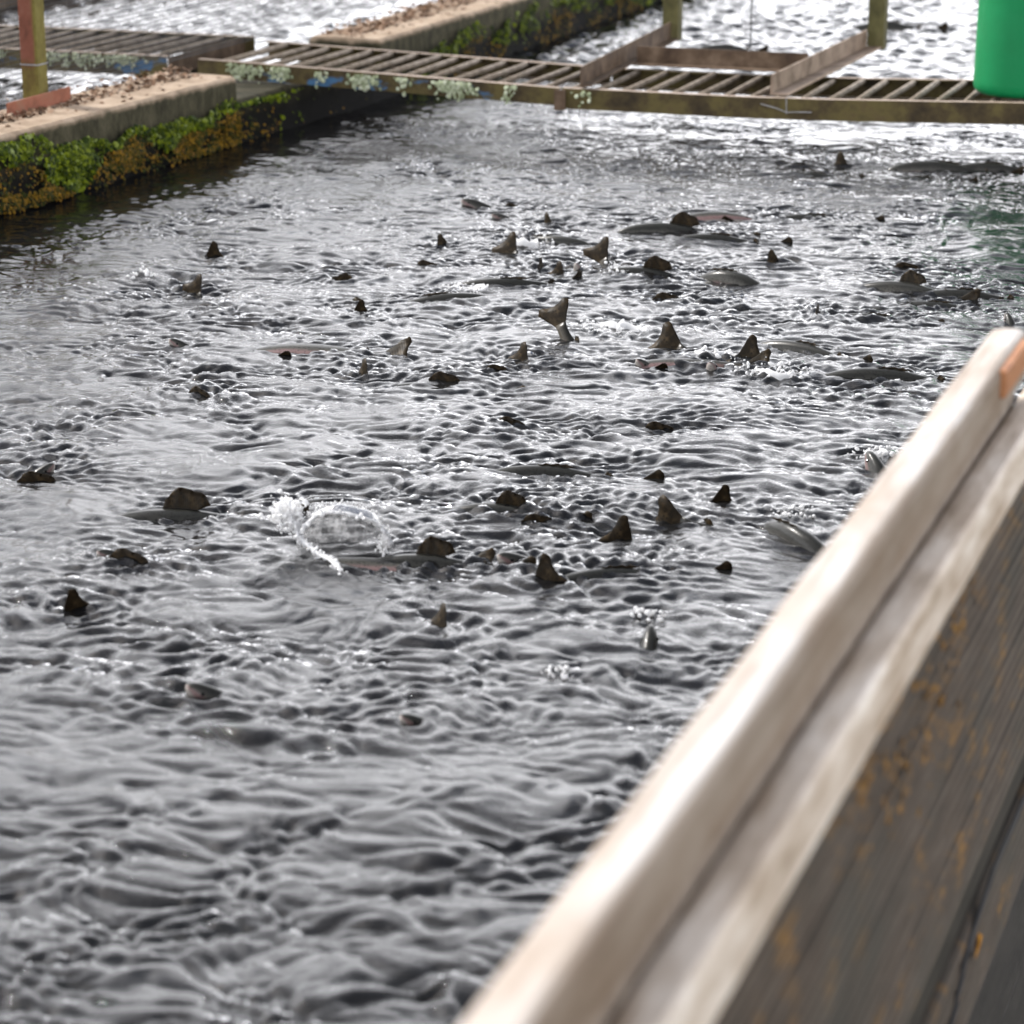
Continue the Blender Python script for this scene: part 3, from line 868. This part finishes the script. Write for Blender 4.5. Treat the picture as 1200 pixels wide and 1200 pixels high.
def channel(name, x0, x1, y, depth, open_dir, zf, th=.007, fl=.04, n=8):
    """steel channel along X; web at y, flanges pointing towards open_dir (+1 = +Y)"""
    d = open_dir
    prof = [(0, 0), (fl * d, 0), (fl * d, -th), (th * d, -th), (th * d, -depth + th), (fl * d, -depth + th), (fl * d, -depth), (0, -depth)]
    if d < 0:
        prof = prof[::-1]
    rings = []
    for i in range(n + 1):
        x = x0 + (x1 - x0) * i / n
        z = zf(x)
        rings.append([Vector((x, y + a, z + b)) for a, b in prof])
    return loft(name, rings)

def rung_mesh(length, rad, n=8):
    rings = []
    for yy in (0, length * .5, length):
        rings.append([Vector((rad * math.cos(6.2832 * k / n), yy, rad * math.sin(6.2832 * k / n))) for k in range(n)])
    return loft('rung', rings)

YF, YB = 11.12, 11.93
wk = thing('walkway', 'rusty steel ladder walkway with round rungs crossing the main pond', 'walkway')
link('beam', channel('beam', -5.56, -3.735, YF, .080, 1, sag), m_steel_blue, wk)
link('beam', channel('beam', -3.725, -0.40, YF + .012, .094, 1, sag), m_steel, wk)
def backrow(x): return sag(x) - .006
link('beam', channel('beam', -5.56, -3.74, YB, .085, -1, backrow), m_steel, wk)
link('beam', channel('beam', -3.73, -0.40, YB, .095, -1, backrow), m_steel, wk)
link('joint_plate', box_mesh('joint_plate', -3.755, -3.70, YF - .010, YF - .001, sag(-3.72) - .10, sag(-3.72) - .006, .002), m_angle, wk)
rm = rung_mesh(YB - YF - .05, .0135)
x, k = -5.46, 0
while x < -0.5:
    r = link('rung', rm, m_rung, wk, (x, YF + .027, sag(x) - .018), smooth=True)
    r.rotation_euler = (R(random.uniform(-.5, .5)), random.uniform(0, 6), R(random.uniform(-1.2, 1.2)))
    x += .1195 + random.uniform(-.006, .006)
# lichen crusts growing on the front beam
V, F = [], []
for cx, w_, n in ((-5.30, .12, 85), (-5.13, .07, 60), (-4.92, .04, 22), (-4.70, .09, 70), (-4.50, .04, 24), (-4.24, .12, 150), (-3.98, .03, 16), (-3.62, .05, 14)):
    for i in range(n):
        x = random.gauss(cx, w_ * .45)
        z = sag(x) - .012 - abs(random.gauss(0, .03))
        if z < sag(x) - .095: continue
        leaf_blob(V, F, Vector((x, YF - .004 - random.random() * .008, z)), random.uniform(.005, .014), Vector((random.uniform(-.6, .6), -1, random.uniform(-.2, .8))), 6)
tag(link('lichen', pydata('lichen', V, F), m_lich, wk), kind='stuff')
def tube(name, pts, rad, n=6):
    pts = [Vector(p) for p in pts]
    rings = []
    for i, p in enumerate(pts):
        d = (pts[min(i + 1, len(pts) - 1)] - pts[max(i - 1, 0)]).normalized()
        a = d.orthogonal().normalized()
        if i and abs(a.dot(prev)) < .99:
            a = (prev - d * prev.dot(d)).normalized()
        prev = a
        b2 = d.cross(a)
        rings.append([p + (a * math.cos(6.2832 * k / n) + b2 * math.sin(6.2832 * k / n)) * rad for k in range(n)])
    return loft(name, rings)
q = at(922, 118, .25)
link('wire_tie', tube('wire_tie', [(q.x - .12, YF - .006, .228), (q.x - .05, YF - .008, .213), (q.x - .002, YF - .010, .197), (q.x + .05, YF - .008, .200), (q.x + .11, YF - .006, .202)], .0022), m_wire, wk)
link('wire_tie', tube('wire_tie', [(q.x - .006, YF - .004, .262), (q.x - .004, YF - .009, .23), (q.x - .002, YF - .010, .19)], .0022), m_wire, wk)

# second walkway, over the neighbouring pond
wk2 = thing('walkway', 'shorter ladder walkway over the neighbouring pond behind the netting at left', 'walkway')
def flat2(x): return .262
link('beam', channel('beam', -9.2, -5.90, 11.46, .10, 1, flat2), m_steel_blue, wk2)
link('beam', channel('beam', -9.2, -5.84, 12.36, .10, -1, flat2), m_steel, wk2)
link('end_plate', box_mesh('end_plate', -5.895, -5.885, 11.462, 12.33, .165, .258, .002), m_angle, wk2)
rm2 = rung_mesh(.85, .0145)
x = -6.02
while x > -9.1:
    r = link('rung', rm2, m_rung, wk2, (x, 11.48, .243), smooth=True)
    r.rotation_euler = (R(random.uniform(-.5, .5)), random.uniform(0, 6), R(random.uniform(-1.2, 1.2)))
    x -= .125 + random.uniform(-.006, .006)
V, F = [], []
for i in range(420):
    x = random.choice((-6.35, -6.55, -6.15, -6.9, -7.2)) + random.gauss(0, .06)
    z = .255 - abs(random.gauss(0, .03))
    if z > .165:
        leaf_blob(V, F, Vector((x, 11.455 - random.random() * .006, z)), random.uniform(.005, .012), Vector((random.uniform(-.6, .6), -1, random.uniform(-.2, .8))), 6)
tag(link('lichen', pydata('lichen', V, F), m_lich, wk2), kind='stuff')
# piers carry it
link('pier', box_mesh('pier', -9.0, -8.86, 11.5, 12.3, -.7, .16, .01), m_conc, wk2)
link('pier', box_mesh('pier', -6.10, -5.92, 11.5, 12.3, -.7, .16, .01), m_conc, wk2)

# sluice frame standing on the walkway: two angle irons with posts, one cross iron
def angle_mesh(name, p0, p1, h, wdt, side, th=.007):
    """L section from p0 to p1 : upright leg of height h, foot of width wdt to the given side"""
    d = (p1 - p0); d.z = 0; d.normalize()
    s2 = Vector((d.y, -d.x, 0)) * side
    prof = [(0, 0), (wdt, 0), (wdt, th), (th, th), (th, h), (0, h)]
    if side < 0: prof = prof[::-1]
    return loft(name, [[p + s2 * a + Vector((0, 0, b)) for a, b in prof] for p in (p0, p1)])
fr = thing('sluice_frame', 'brown angle iron frame with two upright posts standing on the main walkway', 'frame')
zA = .262
link('side_iron', angle_mesh('side_iron', Vector((-3.64, YF + .02, zA)), Vector((-3.70, 12.80, zA + .02)), .088, .05, 1), m_angle, fr)
link('side_iron', angle_mesh('side_iron', Vector((-2.76, YF + .06, zA)), Vector((-2.69, 12.86, zA + .015)), .088, .085, 1), m_angle2, fr)
link('cross_iron', angle_mesh('cross_iron', Vector((-3.62, YB + .04, zA + .002)), Vector((-2.775, YB + .04, zA + .002)), .085, .075, 1), m_angle, fr)
pm = box_mesh('post', -.042, .042, -.042, .042, 0, 1.75, .004)
link('post', pm, m_post, fr, (-3.70, 12.85, zA + .01))
link('post', pm, m_post, fr, (-2.64, 12.90, zA + .005))
link('crossbar', box_mesh('crossbar', -3.66, -2.68, 12.84, 12.90, 1.93, 2.0, .004), m_post, fr)
q = at(888, 57, .34)
cd = tag(link('cord', tube('cord', [(q.x, YB + .06, .345), (q.x - .01, YB + .10, .7), (q.x, YB + .22, 1.2), (q.x, 12.87, 1.94)], .004), m_net), 'thin dark cord hanging down to the cross iron between the two posts', 'cord')

# green drum on the walkway
D = (-1.665, 11.42)
dr = thing('drum', 'green plastic drum standing on the walkway at the right edge', 'drum', (D[0], D[1], sag(D[0]) + .001))
prof = [(0, .0), (.17, .0), (.205, .006), (.222, .018), (.230, .036), (.231, .06), (.228, .30), (.222, .62), (.224, .635), (.230, .645), (.230, .665), (.222, .675), (.205, .70), (.20, .715)]
def lathe(name, prof, n=48):
    return loft(name, [[Vector((max(r, .0005) * math.cos(6.2832 * k / n), max(r, .0005) * math.sin(6.2832 * k / n), z)) for k in range(n)] for r, z in prof])
link('barrel', lathe('barrel', prof), m_green, dr, smooth=True)
link('lid', lathe('lid', [(.001, .705), (.198, .705), (.198, .722), (.19, .728), (.001, .73)]), m_green, dr, smooth=True)
for sx_ in (-1, 1):
    link('handle', tube('handle', [(sx_ * .222, -.06, .55), (sx_ * .25, -.05, .56), (sx_ * .258, 0, .565), (sx_ * .25, .05, .56), (sx_ * .222, .06, .55)], .009, 8), m_green, dr, smooth=True)

# ------------------------------------------------------------------ netting fence on the left wall
px_, py_ = -5.54, 9.55
nf = thing('netting_fence', 'fine dark netting strung from a red and olive post on top of the mossy wall', 'fence', (px_, py_, .30))
link('post', box_mesh('post', -.040, .040, -.040, .040, 0, 1.9, .004), m_redpost, nf)
link('post_band', box_mesh('post_band', -.043, .043, -.043, .043, .175, .181, .001), m_wire, nf)
link('foot_bracket', angle_mesh('foot_bracket', Vector((.10, -.40, .005)), Vector((.10, .12, .005)), .066, .05, -1), m_redrust, nf)
V, F = [], []
def wire(p, q2, r=.0016):
    d = (q2 - p).normalized()
    a = d.orthogonal().normalized() * r
    b2 = d.cross(a)
    i = len(V)
    for e in (p, q2):
        V.extend([e + a, e + b2, e - a, e - b2])
    for k in range(4):
        F.append((i + k, i + (k + 1) % 4, i + 4 + (k + 1) % 4, i + 4 + k))
NY0, NY1, NZ = -3.0, 7.2, 1.15
pitch = .0200
def sway(y, z): return .10 + .012 * mnoise.noise((y * .9, z * 1.4, 0))
for k in range(int((NY1 - NY0) / pitch)):
    y = NY0 + k * pitch
    zs = [0.02, .3, .6, NZ]
    for a_, b_ in zip(zs[:-1], zs[1:]):
        wire(Vector((sway(y, a_) - .145, y, a_)), Vector((sway(y, b_) - .145, y, b_)))
for k in range(int(NZ / pitch)):
    z = .02 + k * pitch
    yy = np.linspace(NY0, NY1, 14)
    for a_, b_ in zip(yy[:-1], yy[1:]):
        wire(Vector((sway(a_, z) - .145, a_, z)), Vector((sway(b_, z) - .145, b_, z)))
tag(link('netting', pydata('netting', V, F), m_net, nf), kind='stuff')
link('post', box_mesh('post', -.040, .040, NY1 - .04, NY1 + .04, 0, 1.9, .004), m_redpost, nf)
link('post', box_mesh('post', -.040, .040, NY0 - .04, NY0 + .04, 0, 1.9, .004), m_redpost, nf)

# ------------------------------------------------------------------ white rail and boarded outer wall, in the foreground
rl = thing('timber_rail', 'white painted timber rail above grey boards, large and blurred in the right foreground', 'railing')
def timber(name, x0, x1, y0, y1, z0, z1, bev, m, seed, n=60, lump=.0012):
    rings = []
    for i in range(n + 1):
        y = y0 + (y1 - y0) * i / n
        w1 = lump * mnoise.noise((y * 5, seed, 0)) + .0012 * mnoise.noise((y * 23, seed, 7))
        w2 = lump * mnoise.noise((y * 6, seed + 3, 0))
        b2 = bev * (1 + .25 * mnoise.noise((y * 4, seed + 6, 0)))
        rings.append([Vector(p) for p in ((x0 + w1, y, z0), (x1 + w2, y, z0), (x1 + w2, y, z1 - b2 * 1.3), (x1 + w2 - b2 * .35, y, z1 - b2 * .4), (x1 + w2 - b2, y, z1 + w1 * .5),
                                          (x0 + w1 + b2 * 2.2, y, z1 + w1 * .5), (x0 + w1 + b2 * .6, y, z1 - b2 * .35), (x0 + w1, y, z1 - b2 * 1.1))])
    return link(name, loft(name, rings), m, rl)
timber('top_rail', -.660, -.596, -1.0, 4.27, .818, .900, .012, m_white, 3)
timber('lower_rail', -.606, -.552, -1.0, 7.0, .705, .784, .008, m_white2, 17)
link('packing_strip', box_mesh('packing_strip', -.650, -.609, -1.0, 4.25, .72, .816, .003), m_postwood, rl)
link('end_block', box_mesh('end_block', -.6035, -.586, 4.00, 4.24, .845, .893, .008), m_rawwood, rl)
for y in (.2, 2.0, 4.05):
    link('post', box_mesh('post', -.656, -.612, y - .05, y + .05, .20, .70, .004), m_postwood, rl)
# reeded boards: each board a part, its ribs real geometry
def reeded(z0, z1, seed, pitch=.029):
    prof = [(-.607, z0), (-.590, z0)]
    nrib = max(2, round((z1 - z0) / pitch))
    p = (z1 - z0) / nrib
    for k in range(nrib):
        a = z0 + k * p
        prof += [(-.590, a + p * .10), (-.577, a + p * .30), (-.577, a + p * .62), (-.590, a + p * .82)]
    prof += [(-.590, z1), (-.607, z1)]
    rings = []
    for i in range(31):
        y = -1 + i * (8.0 / 30)
        dx = .0025 * mnoise.noise((y * 2, seed, 0))
        dz = .004 * mnoise.noise((y * 1.3, seed + 2, 0))
        rings.append([Vector((a + dx, y, b + dz)) for a, b in prof])
    return rings
zb = [(.062, .206), (.214, .358), (.366, .528), (.536, .700)]
for i, (a, b2) in enumerate(zb):
    link('board', loft('board', reeded(a, b2, i * 3)), m_board, rl)
link('board', box_mesh('board', -.607, -.588, -1, 7, -.022, .054, .003), m_board_dark, rl)
for i, (a, b2) in enumerate([(-.235, -.034), (-.445, -.243), (-.655, -.453), (-.79, -.663)]):
    link('board', loft('board', reeded(a, b2, 20 + i * 3)), m_board if i < 1 else m_board_dark, rl)
link('backing', box_mesh('backing', -.640, -.612, -1, 7, -.79, .69, 0), m_board_dark, rl)
# orange lichen on the boards
V, F = [], []
for i in range(130):
    cl = random.choice(((2.95, .60), (3.1, .52), (3.25, .62), (3.4, .63), (3.55, .60), (3.0, .66), (3.05, .56), (3.75, .66), (3.3, .54), (3.5, .50)))
    y, z = cl[0] + random.gauss(0, .10), cl[1] + random.gauss(0, .045)
    if z > .695: continue
    leaf_blob(V, F, Vector((-.577 + random.random() * .003, y, z)), random.uniform(.003, .010), Vector((1, random.uniform(-.3, .3), random.uniform(-.2, .3))), 6, .15)
tag(link('lichen', pydata('lichen', V, F), m_lichen, rl), kind='stuff')
V, F = [], []
Vv = Vector((-.572, 3.93, -.085))
leaf = pydata('leaf', [(0, 0, 0), (.004, -.022, -.012), (.008, -.018, .014), (.004, .0, .024), (.008, .018, .012), (.004, .020, -.014), (.002, .002, -.024)], [(0, 1, 2), (0, 2, 3), (0, 3, 4), (0, 4, 5), (0, 5, 6), (0, 6, 1)])
tag(link('fallen_leaf', leaf, m_leaf_orange, None, Vv), 'single small orange leaf stuck on the dark boards at lower right', 'leaf')
link('cable', tube('cable', [(-.574, -1, .02), (-.574, 2.6, -.13), (-.573, 3.5, -.20), (-.573, 3.76, -.115), (-.573, 3.85, -.055), (-.574, 4.1, -.024), (-.574, 4.5, -.034), (-.574, 5.2, -.035), (-.574, 7, -.03)], .0038), m_net, rl)

# ------------------------------------------------------------------ trout
L = .44
def bender(shape):
    """returns a function mapping straight fish coordinates to the bent body"""
    if shape == 'straight':
        kz, ky = 0.0, 0.9
    elif shape == 'curl':
        kz, ky = 0.0, 3.6
    elif shape == 'curlr':
        kz, ky = 0.0, -3.2
    else:
        kz, ky = -4.2, 1.2       # back humped up, tail and nose down
    def f(p):
        x, y, z = p
        if abs(ky) > 1e-6:
            a = ky * (x - .06)
            if x > .06: a *= .35
            kk = a / (x - .06) if abs(x - .06) > 1e-6 else ky
            r = 1 / kk
            x2 = .06 + math.sin(a) * (r - y)
            y2 = r - math.cos(a) * (r - y)
            x, y = x2, y2
        if abs(kz) > 1e-6:
            a = kz * (x - .04)
            r = 1 / kz
            x2 = .04 + math.sin(a) * (r - z)
            z2 = r - math.cos(a) * (r - z)
            x, z = x2, z2
        return Vector((x, y, z))
    return f

STN = [(.218, .004, .004, -.004), (.210, .013, .011, -.003), (.195, .021, .016, -.001), (.172, .031, .021, 0), (.145, .039, .026, .001), (.11, .046, .030, .002), (.07, .050, .032, .003),
       (.03, .051, .032, .003), (-.01, .049, .030, .003), (-.05, .044, .027, .002), (-.09, .036, .021, .002), (-.125, .027, .015, .001), (-.155, .020, .010, .001), (-.18, .0185, .007, .001), (-.197, .021, .004, .001)]

def trout_body(bend):
    n = 16
    rings, hs_, al = [], [], []
    for x, hh_, ww_, zc_ in STN:
        ring = []
        for k in range(n):
            a = 6.2832 * k / n
            s_, c_ = math.sin(a), math.cos(a)
            ring.append(bend((x, ww_ * (abs(c_) ** .85) * (1 if c_ >= 0 else -1), zc_ + hh_ * s_)))
            hs_.append(s_)
            al.append(x / .22)
        rings.append(ring)
    me = loft('trout_body', rings)
    for nm, vals in (('height', hs_), ('along', al)):
        att = me.attributes.new(nm, 'FLOAT', 'POINT')
        att.data.foreach_set('value', np.array(vals, dtype=np.float32))
    for p in me.polygons: p.use_smooth = True
    me.materials.append(m_trout)
    return me

def fin_mesh(name, base, outline, bend, plane='xz', th=.0012, y0=0.0):
    """base and outline polylines of equal length; thin wedge, thick at the base"""
    V, F = [], []
    q = np.linspace(0, 1, 15)
    b_, o_ = np.array(base), np.array(outline)
    t_ = np.linspace(0, 1, len(base))
    base = [(np.interp(u, t_, b_[:, 0]), np.interp(u, t_, b_[:, 1])) for u in q]
    outline = [(np.interp(u, t_, o_[:, 0]) + random.uniform(-.0016, .0016), np.interp(u, t_, o_[:, 1]) + random.uniform(-.0022, .0016)) for u in q]
    m = len(base)
    rows = 5
    for side in (1, -1):
        for r_ in range(rows):
            t = r_ / (rows - 1)
            for (bx, bz), (ox, oz) in zip(base, outline):
                a, c = bx + (ox - bx) * t, bz + (oz - bz) * t
                off = side * (th * (1 - t) + .0003) + .0035 * t * math.sin(q[0] * 0 + a * 260)
                V.append(bend((a, y0 + off, c)) if plane == 'xz' else bend((a, c, y0 + off)))
    for s_ in range(2):
        o0 = s_ * rows * m
        for r_ in range(rows - 1):
            for k in range(m - 1):
                q = (o0 + r_ * m + k, o0 + r_ * m + k + 1, o0 + (r_ + 1) * m + k + 1, o0 + (r_ + 1) * m + k)
                F.append(q if s_ == 0 else q[::-1])
    o1 = rows * m
    e = (rows - 1) * m
    for k in range(m - 1):
        F.append((e + k, e + k + 1, o1 + e + k + 1, o1 + e + k))
    for r_ in range(rows - 1):
        F.append((r_ * m, (r_ + 1) * m, o1 + (r_ + 1) * m, o1 + r_ * m))
        F.append((r_ * m + m - 1, o1 + r_ * m + m - 1, o1 + (r_ + 1) * m + m - 1, (r_ + 1) * m + m - 1))
    me = pydata(name, V, F)
    for p in me.polygons: p.use_smooth = True
    me.materials.append(m_fin)
    return me

PROTO = {}
for shape, folded in [(a_, b_) for a_ in ('straight', 'curl', 'curlr', 'arch') for b_ in (False, True)]:
    bd = bender(shape)
    parts = [('body', trout_body(bd))]
    dxs = np.linspace(.045, -.035, 7)
    parts.append(('dorsal_fin', fin_mesh('dorsal_fin', [(x, .049) for x in dxs], list(zip([.038, .026, .010, -.010, -.030, -.048, -.060], [.055, .058, .058, .057, .056, .054, .052] if folded else [.060, .082, .097, .096, .088, .080, .060])), bd)))
    zs = np.linspace(.019, -.017, 9)
    parts.append(('tail_fin', fin_mesh('tail_fin', [(-.192, z) for z in zs], list(zip([-.250, -.266, -.265, -.259, -.256, -.259, -.265, -.266, -.250], [.060, .056, .037, .016, 0, -.016, -.037, -.056, -.060])), bd, th=.0022)))
    parts.append(('adipose_fin', fin_mesh('adipose_fin', [(-.115, .028), (-.122, .026), (-.13, .024)], [(-.125, .043), (-.137, .042), (-.143, .036)], bd)))
    parts.append(('anal_fin', fin_mesh('anal_fin', list(zip(np.linspace(-.075, -.125, 5), np.linspace(-.036, -.024, 5))), list(zip(np.linspace(-.095, -.150, 5), [-.066, -.068, -.062, -.052, -.038])), bd)))
    for sd_ in (1, -1):
        parts.append(('pectoral_fin', fin_mesh('pectoral_fin', [(.128, sd_ * .026), (.120, sd_ * .027), (.112, sd_ * .027)], [(.085, sd_ * .062), (.072, sd_ * .056), (.068, sd_ * .042)], bd, 'xy', y0=-.022)))
        bm = bmesh.new()
        bmesh.ops.create_icosphere(bm, subdivisions=2, radius=.0052)
        c = bd((.183, sd_ * .0165, .008))
        for v_ in bm.verts: v_.co += c
        em = bpy.data.meshes.new('eye')
        bm.to_mesh(em); bm.free()
        em.materials.append(m_eye)
        parts.append(('eye', em))
    PROTO[shape, folded] = (bd, parts)

ANCHOR = {'back': (.02, 0, .052), 'dorsal': (-.01, 0, .096), 'tail': (-.238, 0, .022), 'nose': (.205, 0, .006), 'side': (.0, -.028, .012)}
for px, py, shp, ang, pit, rol, anc, lift, size, lab in FISH:
    bd, parts = PROTO[shp, anc != 'dorsal' and not (anc == 'back' and ' fin' in lab)]
    a = Vector(ANCHOR[anc])
    if anc == 'side' and rol > 0:
        a.y = -a.y
    a = bd(a)
    p0 = at(px, py)
    p = at(px, py, lift * .6 + water_z(p0.x, p0.y))
    target = Vector((p.x, p.y, water_z(p.x, p.y) + lift))
    # lift is measured at the anchor, which is the highest visible point
    sc3 = Vector((size * random.uniform(.92, 1.06), size * random.uniform(.9, 1.05), size * (random.uniform(.64, .92) if anc == 'dorsal' else random.uniform(.88, 1.04))))
    M = Matrix.Rotation(R(ang + YAW), 3, 'Z') @ Matrix.Rotation(R(-pit), 3, 'Y') @ Matrix.Rotation(R(rol), 3, 'X')
    loc = target - M @ (a * sc3)
    t = thing('trout', lab, 'fish', loc, group='trout breaking the pond surface')
    t.rotation_euler = M.to_euler()
    t.scale = sc3
    for nm, me in parts:
        link(nm, me, None, t)

# ------------------------------------------------------------------ splashes
def drops_into(V, F, c, r):
    bm = bmesh.new()
    bmesh.ops.create_icosphere(bm, subdivisions=1 if r < .004 else 2, radius=r)
    i = len(V)
    st = Vector((random.uniform(.7, 1.3), random.uniform(.7, 1.3), random.choice((.6, .8, 1.0, 1.3, 2.0))))
    tilt = Matrix.Rotation(random.uniform(-.9, .9), 3, 'X') @ Matrix.Rotation(random.uniform(-.9, .9), 3, 'Y')
    for v_ in bm.verts:
        V.append(c + tilt @ Vector((v_.co.x * st.x, v_.co.y * st.y, v_.co.z * st.z)))
    for f_ in bm.faces:
        F.append(tuple(i + v_.index for v_ in f_.verts))
    bm.free()

def melt(o, voxel):
    """let touching drops run together into continuous water"""
    r_ = o.modifiers.new('melt', 'REMESH')
    r_.mode = 'VOXEL'
    r_.voxel_size = voxel
    r_.use_smooth_shade = True
    k_ = o.modifiers.new('soften', 'SMOOTH')
    k_.factor = .5
    k_.iterations = 2
    return o

for px, py, rad, hgt, lab in SPLASHES:
    p = at(px, py)
    wz = water_z(p.x, p.y)
    t = thing('splash', lab, 'splash', (p.x, p.y, wz), group='splashes among the feeding trout')
    V, F = [], []
    n = int(30 + 420 * rad)
    for i in range(n):
        a, rr = random.random() * 6.2832, rad * math.sqrt(random.random())
        z = abs(random.gauss(0, .5)) * hgt * (1 - .5 * rr / rad)
        x, y = rr * math.cos(a) * 1.2, rr * math.sin(a)
        zz_ = water_z(p.x + x, p.y + y) - wz
        drops_into(V, F, Vector((x, y, zz_ + z * .7)), random.choice((.0014, .002, .002, .003, .0035, .0045, .006)))
    me = pydata('drops', V, F)
    tag(melt(link('drops', me, m_foam, t, smooth=True), .0014), kind='stuff')
    if rad >= .06:
        # low ragged crest of white water
        V, F = [], []
        m_ = 22
        a0 = random.random() * 6
        rings = []
        for i in range(m_):
            u = i / (m_ - 1)
            a = a0 + u * 3.6
            rr = rad * (.55 + .25 * math.sin(u * 9 + a0))
            x, y = rr * math.cos(a) * 1.3, rr * math.sin(a) * .8
            zz_ = water_z(p.x + x, p.y + y) - wz
            hh_ = hgt * .55 * math.sin(u * math.pi) * random.uniform(.35, 1)
            wv = .012 * random.uniform(.6, 1.3)
            dx_, dy_ = math.cos(a) * wv, math.sin(a) * wv
            rings.append([Vector((x - dx_, y - dy_, zz_ - .006)), Vector((x - dx_ * .3, y - dy_ * .3, zz_ + hh_ * .6)), Vector((x + dx_ * .5, y + dy_ * .5, zz_ + hh_)), Vector((x + dx_ * .9, y + dy_ * .9, zz_ + hh_ * .5)), Vector((x + dx_ * 1.2, y + dy_ * 1.2, zz_ - .006))])
        link('crest', loft('crest', rings, closed=False), m_foam, t, smooth=True)

# the glassy dome of water thrown up over the pink trout
dc = at(396, 645)
dome = thing('splash', 'glassy dome of water with a white frothy rim thrown up over the pink sided trout', 'splash', (dc.x, dc.y, water_z(dc.x, dc.y)), R(YAW), group='splashes among the feeding trout')
def hood(u, v):
    """u along the picture 0..1, v from the back foot over the top to the overhanging front lip 0..1"""
    a = math.pi * (.04 + .92 * u)
    hgt = .128 * max(.06, math.sin(a)) ** .75 * (1 - .18 * u)
    b2 = math.radians(118) * v
    wob = .006 * mnoise.noise((u * 5, v * 4, 1.7)) + .003 * mnoise.noise((u * 14, v * 9, 5.1))
    return Vector((-.108 * math.cos(a) + .018 * math.sin(b2), .062 * math.cos(b2) * (.5 + .5 * math.sin(a)) + wob, hgt * math.sin(b2) + wob))
nu, nv = 34, 18
rings = [[hood(i / nu, j / nv) for j in range(nv + 1)] for i in range(nu + 1)]
link('water_sheet', loft('water_sheet', rings, closed=False), m_sheet, dome, smooth=True)
V, F = [], []
for i in range(nu):
    t1 = i / nu
    for k in range(5 if t1 < .35 or t1 > .85 else 2):
        c = hood(t1 + random.random() / nu, 1.0) + Vector((random.gauss(0, .003), random.gauss(0, .004), random.gauss(0, .003)))
        drops_into(V, F, c, random.uniform(.002, .0055))
    for k in range(3):
        c = hood(t1 + random.random() / nu, random.uniform(.55, .72)) + Vector((random.gauss(0, .004), 0, abs(random.gauss(0, .005))))
        drops_into(V, F, c, random.uniform(.0015, .0035))
lip = [hood(i / 24, 1.0) for i in range(1, 25)]
link('lip', tube('lip', lip, .0042, 7), m_foam, dome, smooth=True)
left_edge = [Vector((-.122, .02, .098)), Vector((-.112, .0, .082)), Vector((-.098, -.01, .066)), Vector((-.090, -.03, .045)), Vector((-.066, -.05, .030)), Vector((-.040, -.075, .016)), Vector((-.012, -.10, .012)), Vector((.010, -.14, .006)), Vector((.018, -.19, .002))]
for a_, b_ in zip(left_edge[:-1], left_edge[1:]):
    for k in range(26):
        c = a_.lerp(b_, random.random()) + Vector((random.gauss(0, .005), random.gauss(0, .006), random.gauss(0, .005)))
        drops_into(V, F, c, random.uniform(.0015, .0050))
for k in range(620):
    c = Vector((-.115 + random.gauss(0, .022), .02 + random.gauss(0, .02), .088 + random.gauss(0, .016)))
    drops_into(V, F, c, random.choice((.0012, .0018, .0025, .0035, .005)))
for k in range(80):
    c = Vector((.108 + random.gauss(0, .010), -.01 + random.gauss(0, .018), abs(random.gauss(.012, .022))))
    drops_into(V, F, c, random.uniform(.0015, .005))
tag(melt(link('froth', pydata('froth', V, F), m_foam, dome, smooth=True), .0013), kind='stuff')
link('rope_of_water', tube('rope_of_water', left_edge, .0052, 8), m_foam, dome, smooth=True)
